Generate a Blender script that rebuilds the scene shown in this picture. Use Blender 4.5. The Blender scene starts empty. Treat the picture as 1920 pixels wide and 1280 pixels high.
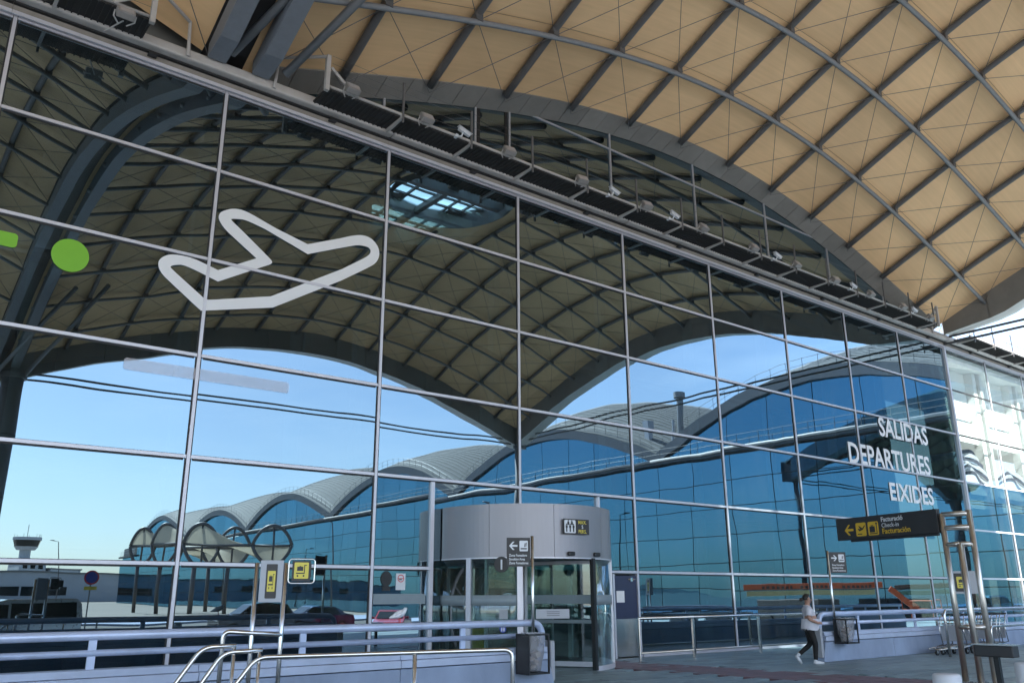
import bpy, bmesh, math, random
from mathutils import Vector, Matrix
random.seed(7)
PI = math.pi
scene = bpy.context.scene
COL = scene.collection

# ------------------------------------------------------------------ camera
cam_d = bpy.data.cameras.new('camera'); cam = bpy.data.objects.new('camera', cam_d); COL.objects.link(cam)
scene.camera = cam
CAM = Vector((0.0, -16.987, 1.60))
YAW, PIT, ROL = math.radians(38.413), math.radians(16.777), math.radians(-0.278)
fw = Vector((math.sin(YAW)*math.cos(PIT), math.cos(YAW)*math.cos(PIT), math.sin(PIT)))
rt = Vector((math.cos(YAW), -math.sin(YAW), 0)); up = rt.cross(fw)
r2 = rt*math.cos(ROL) + up*math.sin(ROL); u2 = -rt*math.sin(ROL) + up*math.cos(ROL)
cam.matrix_world = Matrix(((r2.x,u2.x,-fw.x,CAM.x),(r2.y,u2.y,-fw.y,CAM.y),(r2.z,u2.z,-fw.z,CAM.z),(0,0,0,1)))
cam_d.sensor_width = 36.0; cam_d.lens = 1581.08/1920*36.0
cam_d.clip_start = 0.05; cam_d.clip_end = 12000

# ------------------------------------------------------------------ sky, sun, exposure
SUN_EL, SUN_AZ = math.radians(50), math.radians(-10)      # azimuth measured from -Y (in front of the glass) towards +X
to_sun = Vector((math.sin(SUN_AZ)*math.cos(SUN_EL), -math.cos(SUN_AZ)*math.cos(SUN_EL), math.sin(SUN_EL)))
world = bpy.data.worlds.new('World'); scene.world = world; world.use_nodes = True
wn, wl = world.node_tree.nodes, world.node_tree.links
sky = wn.new('ShaderNodeTexSky'); sky.sky_type = 'NISHITA'; sky.sun_disc = False
sky.sun_elevation = SUN_EL; sky.sun_rotation = math.atan2(to_sun.x, to_sun.y)
sky.air_density = 1.0; sky.dust_density = 1.0; sky.ozone_density = 3.0; sky.altitude = 50
bg = wn['Background']; bg.inputs['Strength'].default_value = 0.086
# thin high haze and streaks of cirrus over the whole sky
wtc = wn.new('ShaderNodeTexCoord'); wmp = wn.new('ShaderNodeMapping'); wmp.inputs['Scale'].default_value = (1.2, 1.2, 6.0); wmp.inputs['Rotation'].default_value = (0.15, 0.1, 0.6)
wl.new(wtc.outputs['Generated'], wmp.inputs['Vector'])
wnz = wn.new('ShaderNodeTexNoise'); wnz.inputs['Scale'].default_value = 2.2; wnz.inputs['Detail'].default_value = 9; wnz.inputs['Roughness'].default_value = 0.6; wl.new(wmp.outputs[0], wnz.inputs['Vector'])
wmr = wn.new('ShaderNodeMapRange'); wmr.inputs['From Min'].default_value = 0.45; wmr.inputs['From Max'].default_value = 0.85; wmr.inputs['To Min'].default_value = 0.10; wmr.inputs['To Max'].default_value = 0.45; wl.new(wnz.outputs['Fac'], wmr.inputs['Value'])
wmx = wn.new('ShaderNodeMix'); wmx.data_type = 'RGBA'; wl.new(wmr.outputs[0], wmx.inputs[0]); wl.new(sky.outputs[0], wmx.inputs[6]); wmx.inputs[7].default_value = (7.5, 8.2, 9.0, 1)
wl.new(wmx.outputs[2], bg.inputs['Color'])
sun_d = bpy.data.lights.new('sun', 'SUN'); sun_d.energy = 5.0; sun_d.angle = math.radians(0.53); sun_d.color = (1.0, 0.95, 0.88)
sun = bpy.data.objects.new('sun', sun_d); COL.objects.link(sun)
sun.rotation_euler = (-to_sun).to_track_quat('-Z', 'Y').to_euler()
vs = scene.view_settings
scene.display_settings.display_device = 'sRGB'
vs.view_transform = 'Standard'; vs.look = 'None'; vs.gamma = 1.0; vs.use_curve_mapping = False
vs.exposure = 2.58
cy = scene.cycles
cy.max_bounces = 9; cy.diffuse_bounces = 4; cy.glossy_bounces = 5; cy.transmission_bounces = 6; cy.transparent_max_bounces = 14
cy.sample_clamp_indirect = 4.0; cy.caustics_refractive = False; cy.blur_glossy = 0.4
cy.use_denoising = True
try: cy.denoiser = 'OPENIMAGEDENOISE'
except Exception: pass

# ------------------------------------------------------------------ materials
MATS = {}
def nt(name):
    m = bpy.data.materials.new(name); m.use_nodes = True
    MATS[name] = m
    return m, m.node_tree.nodes, m.node_tree.links
def mat(name, col, rough=0.5, metal=0.0, var=0.08, scale=6.0, bump=0.0, bscale=40.0, stretch=None, spec=0.5, coat=0.0):
    m, n, l = nt(name)
    b = n['Principled BSDF']
    b.inputs['Roughness'].default_value = rough; b.inputs['Metallic'].default_value = metal
    b.inputs['Specular IOR Level'].default_value = spec
    if coat: b.inputs['Coat Weight'].default_value = coat
    tc = n.new('ShaderNodeTexCoord'); mp = n.new('ShaderNodeMapping'); l.new(tc.outputs['Object'], mp.inputs['Vector'])
    if stretch: mp.inputs['Scale'].default_value = stretch
    nz = n.new('ShaderNodeTexNoise'); nz.inputs['Scale'].default_value = scale; nz.inputs['Detail'].default_value = 6; nz.inputs['Roughness'].default_value = 0.62
    l.new(mp.outputs[0], nz.inputs['Vector'])
    rp = n.new('ShaderNodeValToRGB'); rp.color_ramp.elements[0].position = 0.28; rp.color_ramp.elements[1].position = 0.72
    rp.color_ramp.elements[0].color = tuple(max(0, c*(1-var)) for c in col) + (1,)
    rp.color_ramp.elements[1].color = tuple(min(1, c*(1+var)) for c in col) + (1,)
    l.new(nz.outputs['Fac'], rp.inputs[0]); l.new(rp.outputs[0], b.inputs['Base Color'])
    mr = n.new('ShaderNodeMapRange'); mr.inputs['To Min'].default_value = max(0.02, rough-0.08); mr.inputs['To Max'].default_value = min(1, rough+0.1)
    l.new(nz.outputs['Fac'], mr.inputs['Value']); l.new(mr.outputs[0], b.inputs['Roughness'])
    if bump:
        n2 = n.new('ShaderNodeTexNoise'); n2.inputs['Scale'].default_value = bscale; n2.inputs['Detail'].default_value = 4
        l.new(mp.outputs[0], n2.inputs['Vector'])
        bp = n.new('ShaderNodeBump'); bp.inputs['Strength'].default_value = bump; bp.inputs['Distance'].default_value = 0.01
        l.new(n2.outputs['Fac'], bp.inputs['Height']); l.new(bp.outputs[0], b.inputs['Normal'])
    return m
def glass(name, refl, gloss, trans, rough=0.0, wob=0.0032):
    m, n, l = nt(name)
    out = n['Material Output']; n.remove(n['Principled BSDF'])
    gl = n.new('ShaderNodeBsdfGlossy'); gl.inputs['Color'].default_value = gloss + (1,); gl.inputs['Roughness'].default_value = rough
    tr = n.new('ShaderNodeBsdfTransparent'); tr.inputs['Color'].default_value = trans + (1,)
    g0 = n.new('ShaderNodeNewGeometry'); dt = n.new('ShaderNodeVectorMath'); dt.operation = 'DOT_PRODUCT'
    l.new(g0.outputs['Incoming'], dt.inputs[0]); l.new(g0.outputs['True Normal'], dt.inputs[1])
    ab = n.new('ShaderNodeMath'); ab.operation = 'ABSOLUTE'; l.new(dt.outputs['Value'], ab.inputs[0])
    om = n.new('ShaderNodeMath'); om.operation = 'SUBTRACT'; om.inputs[0].default_value = 1.0; l.new(ab.outputs[0], om.inputs[1])
    p5 = n.new('ShaderNodeMath'); p5.operation = 'POWER'; p5.inputs[1].default_value = 2.4; l.new(om.outputs[0], p5.inputs[0])
    ma = n.new('ShaderNodeMath'); ma.operation = 'MULTIPLY_ADD'; ma.inputs[1].default_value = (1-refl)*(0.0 if refl == 0 else 0.9); ma.inputs[2].default_value = refl; ma.use_clamp = True
    l.new(p5.outputs[0], ma.inputs[0])
    mx = n.new('ShaderNodeMixShader'); l.new(ma.outputs[0], mx.inputs[0]); l.new(tr.outputs[0], mx.inputs[1]); l.new(gl.outputs[0], mx.inputs[2])
    if wob:
        # thin uneven dust film and slight tone differences from pane to pane
        df = n.new('ShaderNodeBsdfDiffuse'); df.inputs['Color'].default_value = (0.5, 0.5, 0.48, 1)
        gd = n.new('ShaderNodeNewGeometry'); dm = n.new('ShaderNodeMapping'); dm.inputs['Scale'].default_value = (1.6, 1.6, 0.35); l.new(gd.outputs['Position'], dm.inputs['Vector'])
        dn = n.new('ShaderNodeTexNoise'); dn.inputs['Scale'].default_value = 1.3; dn.inputs['Detail'].default_value = 8; dn.inputs['Roughness'].default_value = 0.7; l.new(dm.outputs[0], dn.inputs['Vector'])
        dr = n.new('ShaderNodeMapRange'); dr.inputs['From Min'].default_value = 0.4; dr.inputs['From Max'].default_value = 0.8; dr.inputs['To Min'].default_value = 0.004; dr.inputs['To Max'].default_value = 0.035; l.new(dn.outputs['Fac'], dr.inputs['Value'])
        m3 = n.new('ShaderNodeMixShader'); l.new(dr.outputs[0], m3.inputs[0]); l.new(mx.outputs[0], m3.inputs[1]); l.new(df.outputs[0], m3.inputs[2]); l.new(m3.outputs[0], out.inputs['Surface'])
        o2 = n.new('ShaderNodeObjectInfo'); rm = n.new('ShaderNodeMapRange'); rm.inputs['To Min'].default_value = 0.90; rm.inputs['To Max'].default_value = 1.05; l.new(o2.outputs['Random'], rm.inputs['Value'])
        tm = n.new('ShaderNodeMix'); tm.data_type = 'RGBA'; tm.blend_type = 'MULTIPLY'; tm.inputs[0].default_value = 1.0; tm.inputs[6].default_value = gloss + (1,); l.new(rm.outputs[0], tm.inputs[7]); l.new(tm.outputs[2], gl.inputs['Color'])
    else: l.new(mx.outputs[0], out.inputs['Surface'])
    if wob:
        ge = n.new('ShaderNodeNewGeometry'); oi = n.new('ShaderNodeObjectInfo')
        mu = n.new('ShaderNodeVectorMath'); mu.operation = 'MULTIPLY_ADD'
        mu.inputs[1].default_value = (1, 1, 1); l.new(ge.outputs['Position'], mu.inputs[0])
        sc_ = n.new('ShaderNodeMath'); sc_.operation = 'MULTIPLY'; sc_.inputs[1].default_value = 60; l.new(oi.outputs['Random'], sc_.inputs[0])
        l.new(sc_.outputs[0], mu.inputs[2])
        nz = n.new('ShaderNodeTexNoise'); nz.inputs['Scale'].default_value = 0.55; nz.inputs['Detail'].default_value = 1.0
        l.new(mu.outputs[0], nz.inputs['Vector'])
        bp = n.new('ShaderNodeBump'); bp.inputs['Strength'].default_value = 1.0; bp.inputs['Distance'].default_value = wob
        l.new(nz.outputs['Fac'], bp.inputs['Height']); l.new(bp.outputs[0], gl.inputs['Normal'])
    return m
def vinyl(name, col, a):
    m, n, l = nt(name); out = n['Material Output']; b = n['Principled BSDF']
    b.inputs['Base Color'].default_value = col + (1,); b.inputs['Roughness'].default_value = 0.45
    tr = n.new('ShaderNodeBsdfTransparent'); mx = n.new('ShaderNodeMixShader'); mx.inputs[0].default_value = a
    l.new(tr.outputs[0], mx.inputs[1]); l.new(b.outputs[0], mx.inputs[2]); l.new(mx.outputs[0], out.inputs['Surface'])
    nz = n.new('ShaderNodeTexNoise'); nz.inputs['Scale'].default_value = 3; rp = n.new('ShaderNodeMapRange'); rp.inputs['To Min'].default_value = a*0.93; rp.inputs['To Max'].default_value = min(1, a*1.05)
    l.new(nz.outputs['Fac'], rp.inputs['Value']); l.new(rp.outputs[0], mx.inputs[0])
    return m

mat('ceiling_wood', (0.73, 0.49, 0.272), 0.6, var=0.06, scale=1.0, stretch=(0.5, 9.0, 0.5), spec=0.2)
mat('steel_grey', (0.10, 0.098, 0.10), 0.45, 0.0, var=0.10)
mat('steel_light', (0.19, 0.195, 0.205), 0.45, 0.0, var=0.08)
mat('girder', (0.15, 0.165, 0.19), 0.5, 0.0, var=0.08)
mat('fascia', (0.20, 0.19, 0.175), 0.55, 0.0, var=0.10, scale=2.0)
mat('soffit_lit', (0.55, 0.55, 0.53), 0.55, 0.0, var=0.06, scale=2.0)  # pale panels; sunlit bounce under the edge beams is painted into the colour
mat('alu', (0.58, 0.57, 0.62), 0.38, 0.35, var=0.05)
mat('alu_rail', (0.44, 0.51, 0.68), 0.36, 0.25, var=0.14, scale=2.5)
mat('gasket', (0.015, 0.016, 0.018), 0.6, var=0.2)
mat('flashing', (0.24, 0.215, 0.19), 0.6, var=0.18, scale=3)
mat('beam_paint', (0.40, 0.375, 0.36), 0.5, var=0.12, scale=2.5)
mat('grating', (0.035, 0.033, 0.032), 0.7, 0.2, var=0.3, scale=30)
mat('lamp_body', (0.21, 0.20, 0.195), 0.5, var=0.10, scale=10)
mat('lamp_lens', (0.36, 0.345, 0.35), 0.2, var=0.06)
mat('white_paint', (0.52, 0.54, 0.58), 0.5, var=0.05)
mat('white_wall', (0.80, 0.80, 0.79), 0.6, var=0.04)
mat('drum', (0.27, 0.265, 0.285), 0.42, 0.45, var=0.07, scale=1.5, stretch=(1, 1, 0.25))
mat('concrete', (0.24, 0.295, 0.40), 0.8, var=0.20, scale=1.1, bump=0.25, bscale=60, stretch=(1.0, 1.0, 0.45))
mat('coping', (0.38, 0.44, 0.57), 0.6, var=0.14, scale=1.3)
mat('stainless', (0.62, 0.61, 0.60), 0.22, 1.0, var=0.08)
mat('satin_steel', (0.55, 0.52, 0.48), 0.3, 0.9, var=0.1)
mat('black', (0.012, 0.012, 0.013), 0.45, var=0.2)
mat('black_sign', (0.02, 0.019, 0.02), 0.5, var=0.12)
mat('dark_plastic', (0.03, 0.03, 0.032), 0.5, var=0.15)
mat('yellow', (0.58, 0.37, 0.02), 0.45, var=0.04)
mat('sign_yellow', (0.58, 0.48, 0.06), 0.45, var=0.04)
mat('sign_white', (0.60, 0.62, 0.65), 0.45, var=0.03)
mat('sign_grey', (0.33, 0.345, 0.38), 0.45, var=0.04)
mat('red_ink', (0.55, 0.04, 0.04), 0.5)
mat('blue_ink', (0.03, 0.06, 0.35), 0.5)
mat('door_navy', (0.028, 0.033, 0.075), 0.4, var=0.12)
mat('vinyl_green', (0.17, 0.42, 0.02), 0.45, var=0.03)
mat('skin', (0.33, 0.18, 0.125), 0.55, var=0.06)
mat('shirt', (0.50, 0.50, 0.55), 0.8, var=0.09, scale=9, bump=0.35, bscale=14)
mat('trousers', (0.005, 0.005, 0.006), 0.8, var=0.2)
mat('hair', (0.012, 0.009, 0.008), 0.5, var=0.3, scale=30)
mat('paver', (0.175, 0.23, 0.25), 0.42, var=0.20, scale=1.4, bump=0.2, bscale=50)
mat('paver_red', (0.15, 0.085, 0.095), 0.5, var=0.16, scale=3.0, bump=0.2, bscale=50)
mat('mortar', (0.07, 0.08, 0.09), 0.8, var=0.15)
mat('asphalt', (0.085, 0.083, 0.08), 0.85, var=0.2, scale=1.0, bump=0.3, bscale=80)
mat('ground', (0.19, 0.17, 0.145), 0.9, var=0.2, scale=0.05)
mat('road_paint', (0.75, 0.75, 0.73), 0.6)
mat('hill', (0.10, 0.115, 0.12), 0.9, var=0.2, scale=0.004)
mat('roof_metal', (0.165, 0.165, 0.155), 0.5, 0.1, var=0.09, scale=1.2)
mat('wing_fascia', (0.065, 0.075, 0.09), 0.5, 0.1, var=0.08)
mat('tensile', (0.62, 0.53, 0.39), 0.7, var=0.06, scale=2)
mat('wing_roof', (0.105, 0.105, 0.10), 0.65, 0.0, spec=0.2, var=0.12, scale=1.2)
mat('frame_dark', (0.36, 0.36, 0.38), 0.45, 0.2, var=0.08)
mat('shelter_steel', (0.10, 0.09, 0.085), 0.45, 0.2, var=0.12)
mat('conc_building', (0.42, 0.43, 0.45), 0.8, var=0.08, scale=0.3)
mat('conc_dark', (0.16, 0.165, 0.18), 0.7, var=0.1)
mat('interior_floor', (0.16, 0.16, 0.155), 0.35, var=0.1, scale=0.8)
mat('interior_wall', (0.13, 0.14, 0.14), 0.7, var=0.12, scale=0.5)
mat('interior_steel', (0.42, 0.45, 0.46), 0.5, var=0.05)
mat('counter', (0.16, 0.17, 0.18), 0.5, var=0.1)
mat('car_dark', (0.012, 0.013, 0.015), 0.22, 0.0, var=0.1, coat=1.0)
mat('car_silver', (0.62, 0.64, 0.66), 0.28, 0.6, var=0.06, coat=1.0)
mat('car_red', (0.42, 0.012, 0.03), 0.25, 0.0, var=0.06, coat=1.0)
mat('car_white', (0.66, 0.66, 0.66), 0.28, 0.0, var=0.04, coat=1.0)
mat('car_blue', (0.03, 0.06, 0.16), 0.25, 0.0, var=0.06, coat=1.0)
mat('car_glass', (0.01, 0.013, 0.014), 0.06, 0.0, var=0.1)
mat('tyre', (0.015, 0.015, 0.015), 0.8)
mat('rim', (0.45, 0.45, 0.46), 0.3, 0.9)
mat('tail_red', (0.35, 0.01, 0.01), 0.25)
mat('head_clear', (0.75, 0.76, 0.78), 0.15)
mat('boom_orange', (0.42, 0.06, 0.012), 0.45, var=0.1)
mat('boom_cream', (0.36, 0.28, 0.14), 0.5, var=0.1)
mat('foliage', (0.05, 0.085, 0.03), 0.7, var=0.45, scale=0.6)
mat('bark', (0.10, 0.075, 0.05), 0.9, var=0.2)
mat('rubbish', (0.30, 0.25, 0.22), 0.8, var=0.5, scale=7)
mat('paper', (0.72, 0.72, 0.72), 0.6, var=0.05)
mat('bird_grey', (0.65, 0.66, 0.70), 0.7, var=0.3, scale=25)
mat('drape', (0.55, 0.56, 0.62), 0.6, var=0.1)
mat('drape_dark', (0.10, 0.11, 0.15), 0.6, var=0.1)
mat('frosted', (0.22, 0.27, 0.30), 0.6, var=0.05)
glass('glass_coated', 0.268, (0.575, 0.80, 0.95), (0.07, 0.11, 0.105))
glass('glass_clear', 0.10, (0.85, 0.95, 1.0), (0.80, 0.86, 0.85), wob=0.001)
glass('glass_wing', 0.50, (0.15, 0.375, 0.54), (0.05, 0.09, 0.12), wob=0.003)
glass('glass_door', 0.10, (0.9, 0.97, 1.0), (0.62, 0.72, 0.70), wob=0.0006)
glass('glass_roof', 0.08, (0.9, 0.95, 1.0), (0.75, 0.85, 0.88), wob=0)
glass('pane_back', 0.0, (1, 1, 1), (0.97, 0.98, 0.98), wob=0)
vinyl('vinyl_white', (0.74, 0.74, 0.76), 0.97)
vinyl('vinyl_frost', (0.85, 0.80, 0.85), 0.20)
vinyl('bag_film', (0.36, 0.37, 0.40), 0.45)

# ceiling wood gets fine lines plus faint old water stains
def _ceil():
    n, l = MATS['ceiling_wood'].node_tree.nodes, MATS['ceiling_wood'].node_tree.links
    b = n['Principled BSDF']; src = b.inputs['Base Color'].links[0].from_socket
    ge = n.new('ShaderNodeNewGeometry')
    nz = n.new('ShaderNodeTexNoise'); nz.inputs['Scale'].default_value = 0.35; nz.inputs['Detail'].default_value = 7; l.new(ge.outputs['Position'], nz.inputs['Vector'])
    mr = n.new('ShaderNodeMapRange'); mr.inputs['From Min'].default_value = 0.42; mr.inputs['From Max'].default_value = 0.75; mr.inputs['To Min'].default_value = 1.0; mr.inputs['To Max'].default_value = 0.86
    l.new(nz.outputs['Fac'], mr.inputs['Value'])
    mx = n.new('ShaderNodeMix'); mx.data_type = 'RGBA'; mx.blend_type = 'MULTIPLY'; mx.inputs[0].default_value = 1.0
    l.new(src, mx.inputs[6]); l.new(mr.outputs[0], mx.inputs[7]); l.new(mx.outputs[2], b.inputs['Base Color'])
_ceil()
def _tone(name, src_node, lo, hi):
    n, l = MATS[name].node_tree.nodes, MATS[name].node_tree.links; b = n['Principled BSDF']; src = b.inputs['Base Color'].links[0].from_socket
    g = n.new('ShaderNodeObjectInfo') if src_node == 'object' else n.new('ShaderNodeNewGeometry'); so = g.outputs['Random'] if src_node == 'object' else g.outputs['Random Per Island']
    mr = n.new('ShaderNodeMapRange'); mr.inputs['To Min'].default_value = lo; mr.inputs['To Max'].default_value = hi; l.new(so, mr.inputs['Value'])
    mx = n.new('ShaderNodeMix'); mx.data_type = 'RGBA'; mx.blend_type = 'MULTIPLY'; mx.inputs[0].default_value = 1.0; l.new(src, mx.inputs[6]); l.new(mr.outputs[0], mx.inputs[7]); l.new(mx.outputs[2], b.inputs['Base Color'])
_tone('ceiling_wood', 'object', 0.90, 1.06); _tone('paver', 'island', 0.72, 1.22); _tone('paver_red', 'island', 0.8, 1.15); _tone('fascia', 'object', 0.9, 1.1)
# rooflight glazing is milky: it glows where the sun falls on it
def _milky():
    m = MATS['glass_roof']; n, l = m.node_tree.nodes, m.node_tree.links; out = n['Material Output']; old = out.inputs['Surface'].links[0].from_socket
    t = n.new('ShaderNodeBsdfTranslucent'); t.inputs['Color'].default_value = (0.70, 0.85, 0.92, 1); mx = n.new('ShaderNodeMixShader'); mx.inputs[0].default_value = 0.35
    l.new(old, mx.inputs[1]); l.new(t.outputs[0], mx.inputs[2]); l.new(mx.outputs[0], out.inputs['Surface'])
_milky()
def _fabric():
    m = MATS['tensile']; n, l = m.node_tree.nodes, m.node_tree.links; out = n['Material Output']; old = out.inputs['Surface'].links[0].from_socket
    t = n.new('ShaderNodeBsdfTranslucent'); t.inputs['Color'].default_value = (0.62, 0.54, 0.40, 1); mx = n.new('ShaderNodeMixShader'); mx.inputs[0].default_value = 0.35
    l.new(old, mx.inputs[1]); l.new(t.outputs[0], mx.inputs[2]); l.new(mx.outputs[0], out.inputs['Surface'])
_fabric()

# ------------------------------------------------------------------ mesh helpers
class B:
    def __init__(s): s.v = []; s.f = []; s.m = []
    def add(s, vs, fs, mi=0):
        o = len(s.v); s.v += [tuple(v) for v in vs]
        for f in fs: s.f.append(tuple(o+i for i in f)); s.m.append(mi)
    def box(s, a, b, mi=0, M=None):
        (x0, y0, z0), (x1, y1, z1) = a, b
        vs = [Vector((x, y, z)) for z in (z0, z1) for y in (y0, y1) for x in (x0, x1)]
        if M is not None: vs = [M @ v for v in vs]
        s.add(vs, [(0, 2, 3, 1), (4, 5, 7, 6), (0, 1, 5, 4), (2, 6, 7, 3), (0, 4, 6, 2), (1, 3, 7, 5)], mi)
        return s
    def tube(s, pts, r, n=8, mi=0, closed=False, caps=True):
        pts = [Vector(p) for p in pts]; k = len(pts)
        rs = r if isinstance(r, (list, tuple)) else [r]*k
        ring = []; prev = None
        for i, p in enumerate(pts):
            if closed: t = (pts[(i+1) % k]-pts[i-1])
            else: t = (pts[min(i+1, k-1)]-pts[max(i-1, 0)])
            t.normalize()
            if prev is None:
                a = Vector((0, 0, 1)) if abs(t.z) < 0.9 else Vector((1, 0, 0))
                u = t.cross(a).normalized()
            else:
                u = (prev - t*prev.dot(t)).normalized()
            prev = u; w = t.cross(u)
            ring.append([p + (u*math.cos(2*PI*j/n)+w*math.sin(2*PI*j/n))*rs[i] for j in range(n)])
        o = len(s.v)
        for rg in ring: s.v += [tuple(v) for v in rg]
        segs = k if closed else k-1
        for i in range(segs):
            a, b = o+i*n, o+((i+1) % k)*n
            for j in range(n):
                s.f.append((a+j, a+(j+1) % n, b+(j+1) % n, b+j)); s.m.append(mi)
        if caps and not closed:
            s.f.append(tuple(o+j for j in range(n))[::-1]); s.m.append(mi)
            s.f.append(tuple(o+(k-1)*n+j for j in range(n))); s.m.append(mi)
        return s
    def prism(s, poly, axis, a, b, mi=0):
        # poly: 2-D outline, extruded along axis ('x','y','z') from a to b
        def P(p, t): return {'x': (t, p[0], p[1]), 'y': (p[0], t, p[1]), 'z': (p[0], p[1], t)}[axis]
        n = len(poly); o = len(s.v)
        s.v += [P(p, a) for p in poly] + [P(p, b) for p in poly]
        s.f.append(tuple(o+i for i in range(n))[::-1]); s.m.append(mi)
        s.f.append(tuple(o+n+i for i in range(n))); s.m.append(mi)
        for i in range(n):
            j = (i+1) % n; s.f.append((o+i, o+j, o+n+j, o+n+i)); s.m.append(mi)
        return s
    def mesh(s, name, mats, smooth=False):
        me = bpy.data.meshes.new(name); me.from_pydata(s.v, [], s.f); me.update()
        ms = mats if isinstance(mats, (list, tuple)) else [mats]
        for m in ms: me.materials.append(MATS[m])
        if len(ms) > 1: me.polygons.foreach_set('material_index', s.m)
        bm = bmesh.new(); bm.from_mesh(me); bmesh.ops.recalc_face_normals(bm, faces=bm.faces); bm.to_mesh(me); bm.free()
        if smooth: me.polygons.foreach_set('use_smooth', [True]*len(me.polygons))
        return me
    def build(s, name, mats, parent=None, smooth=False, bevel=0.0):
        o = bpy.data.objects.new(name, s.mesh(name, mats, smooth)); COL.objects.link(o)
        if smooth == 'auto': pass
        if bevel:
            b = o.modifiers.new('bevel', 'BEVEL'); b.width = bevel; b.segments = 2; b.limit_method = 'ANGLE'
        if parent is not None: adopt(o, parent)
        return o
def base(o): return o.get('_b', (0, 0, 0)) if False else BASES.get(o.name, Vector((0, 0, 0)))
BASES = {}
def adopt(o, parent):
    o.parent = parent
    # meshes are written in world coordinates: undo the parent's own place
    if parent.name in BASES and parent.type == 'EMPTY': o.matrix_parent_inverse = Matrix.Translation(-BASES[parent.name])
def tag(o, label, cat, group=None, kind=None):
    if label: o['label'] = label
    if cat: o['category'] = cat
    if group: o['group'] = group
    if kind: o['kind'] = kind
    return o
def thing(name, label, cat, loc=(0, 0, 0), group=None):
    o = bpy.data.objects.new(name, None); COL.objects.link(o); o.location = loc; o.empty_display_size = 0.3
    BASES[o.name] = Vector(loc); tag(o, label, cat, group)
    return o
def struct(o): o['kind'] = 'structure'; return o
def inst(me, name, parent, loc=(0, 0, 0), rot=(0, 0, 0), scale=(1, 1, 1)):
    o = bpy.data.objects.new(name, me); COL.objects.link(o); o.location = loc; o.rotation_euler = rot; o.scale = scale
    if parent is not None: adopt(o, parent)
    return o
def copy_tree(o, parent=None):
    c = o.copy(); COL.objects.link(c)
    if parent is not None: c.parent = parent; c.matrix_parent_inverse = o.matrix_parent_inverse.copy()
    if o.name in BASES: BASES[c.name] = BASES[o.name].copy()
    for ch in list(o.children): copy_tree(ch, c)
    return c
ORD = ['first', 'second', 'third', 'fourth', 'fifth', 'sixth', 'seventh', 'eighth', 'ninth', 'tenth', 'eleventh', 'twelfth', 'thirteenth', 'fourteenth', 'fifteenth', 'sixteenth', 'seventeenth', 'eighteenth']
def text_mesh(body, size, sx=1.0, ext=0.003, bold=0.0, spacing=1.0, align='LEFT', line=1.0):
    c = bpy.data.curves.new('t', 'FONT'); c.body = body; c.size = size; c.extrude = ext; c.offset = bold
    c.space_character = spacing; c.align_x = align; c.resolution_u = 3; c.space_line = line
    o = bpy.data.objects.new('t', c); COL.objects.link(o)
    dg = bpy.context.evaluated_depsgraph_get()
    me = bpy.data.meshes.new_from_object(o.evaluated_get(dg)); bpy.data.objects.remove(o); bpy.data.curves.remove(c)
    for v in me.vertices: v.co.x *= sx
    return me
def put_mesh(me, name, m, M, parent):
    me.materials.clear(); me.materials.append(MATS[m]); me.transform(M); me.name = name
    o = bpy.data.objects.new(name, me); COL.objects.link(o)
    if parent is not None: adopt(o, parent)
    return o
def frame(origin, xdir, updir=(0, 0, 1)):
    # matrix that maps flat text (x right, y up, z out) onto a surface at origin
    x = Vector(xdir).normalized(); y = Vector(updir); y = (y - x*y.dot(x)).normalized(); z = x.cross(y)
    return Matrix(((x.x, y.x, z.x, origin[0]), (x.y, y.y, z.y, origin[1]), (x.z, y.z, z.z, origin[2]), (0, 0, 0, 1)))
def ribbon(pts, w, closed=True):
    # flat outline of constant width in 2-D: returns quads
    k = len(pts); P = [Vector(p) for p in pts]; L = []; R = []
    for i in range(k):
        a = P[i-1] if (closed or i > 0) else P[i]*2-P[i+1]; b = P[(i+1) % k] if (closed or i < k-1) else P[i]*2-P[i-1]
        d1 = (P[i]-a).normalized(); d2 = (b-P[i]).normalized()
        n1 = Vector((-d1.y, d1.x)); n2 = Vector((-d2.y, d2.x)); mt = (n1+n2).normalized(); ln = min(2.2, 1/max(0.3, mt.dot(n1)))
        L.append(P[i]+mt*w/2*ln); R.append(P[i]-mt*w/2*ln)
    return L, R
def rounded(x0, x1, y0, y1, r, n=5):
    out = []
    for cx, cy_, a0 in ((x1-r, y1-r, 0), (x0+r, y1-r, 90), (x0+r, y0+r, 180), (x1-r, y0+r, 270)):
        for i in range(n+1):
            a = math.radians(a0+90*i/n); out.append((cx+r*math.cos(a), cy_+r*math.sin(a)))
    return out
def disc(cx, cy_, rx, ry=None, n=28):
    ry = ry or rx
    return [(cx+rx*math.cos(2*PI*i/n), cy_+ry*math.sin(2*PI*i/n)) for i in range(n)]
def plate(poly, th, M):
    # flat plate from a 2-D outline in local x,y with thickness th along local z
    b = B(); b.prism(poly, 'z', 0, th); b.v = [tuple(M @ Vector(v)) for v in b.v]
    return b

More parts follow.
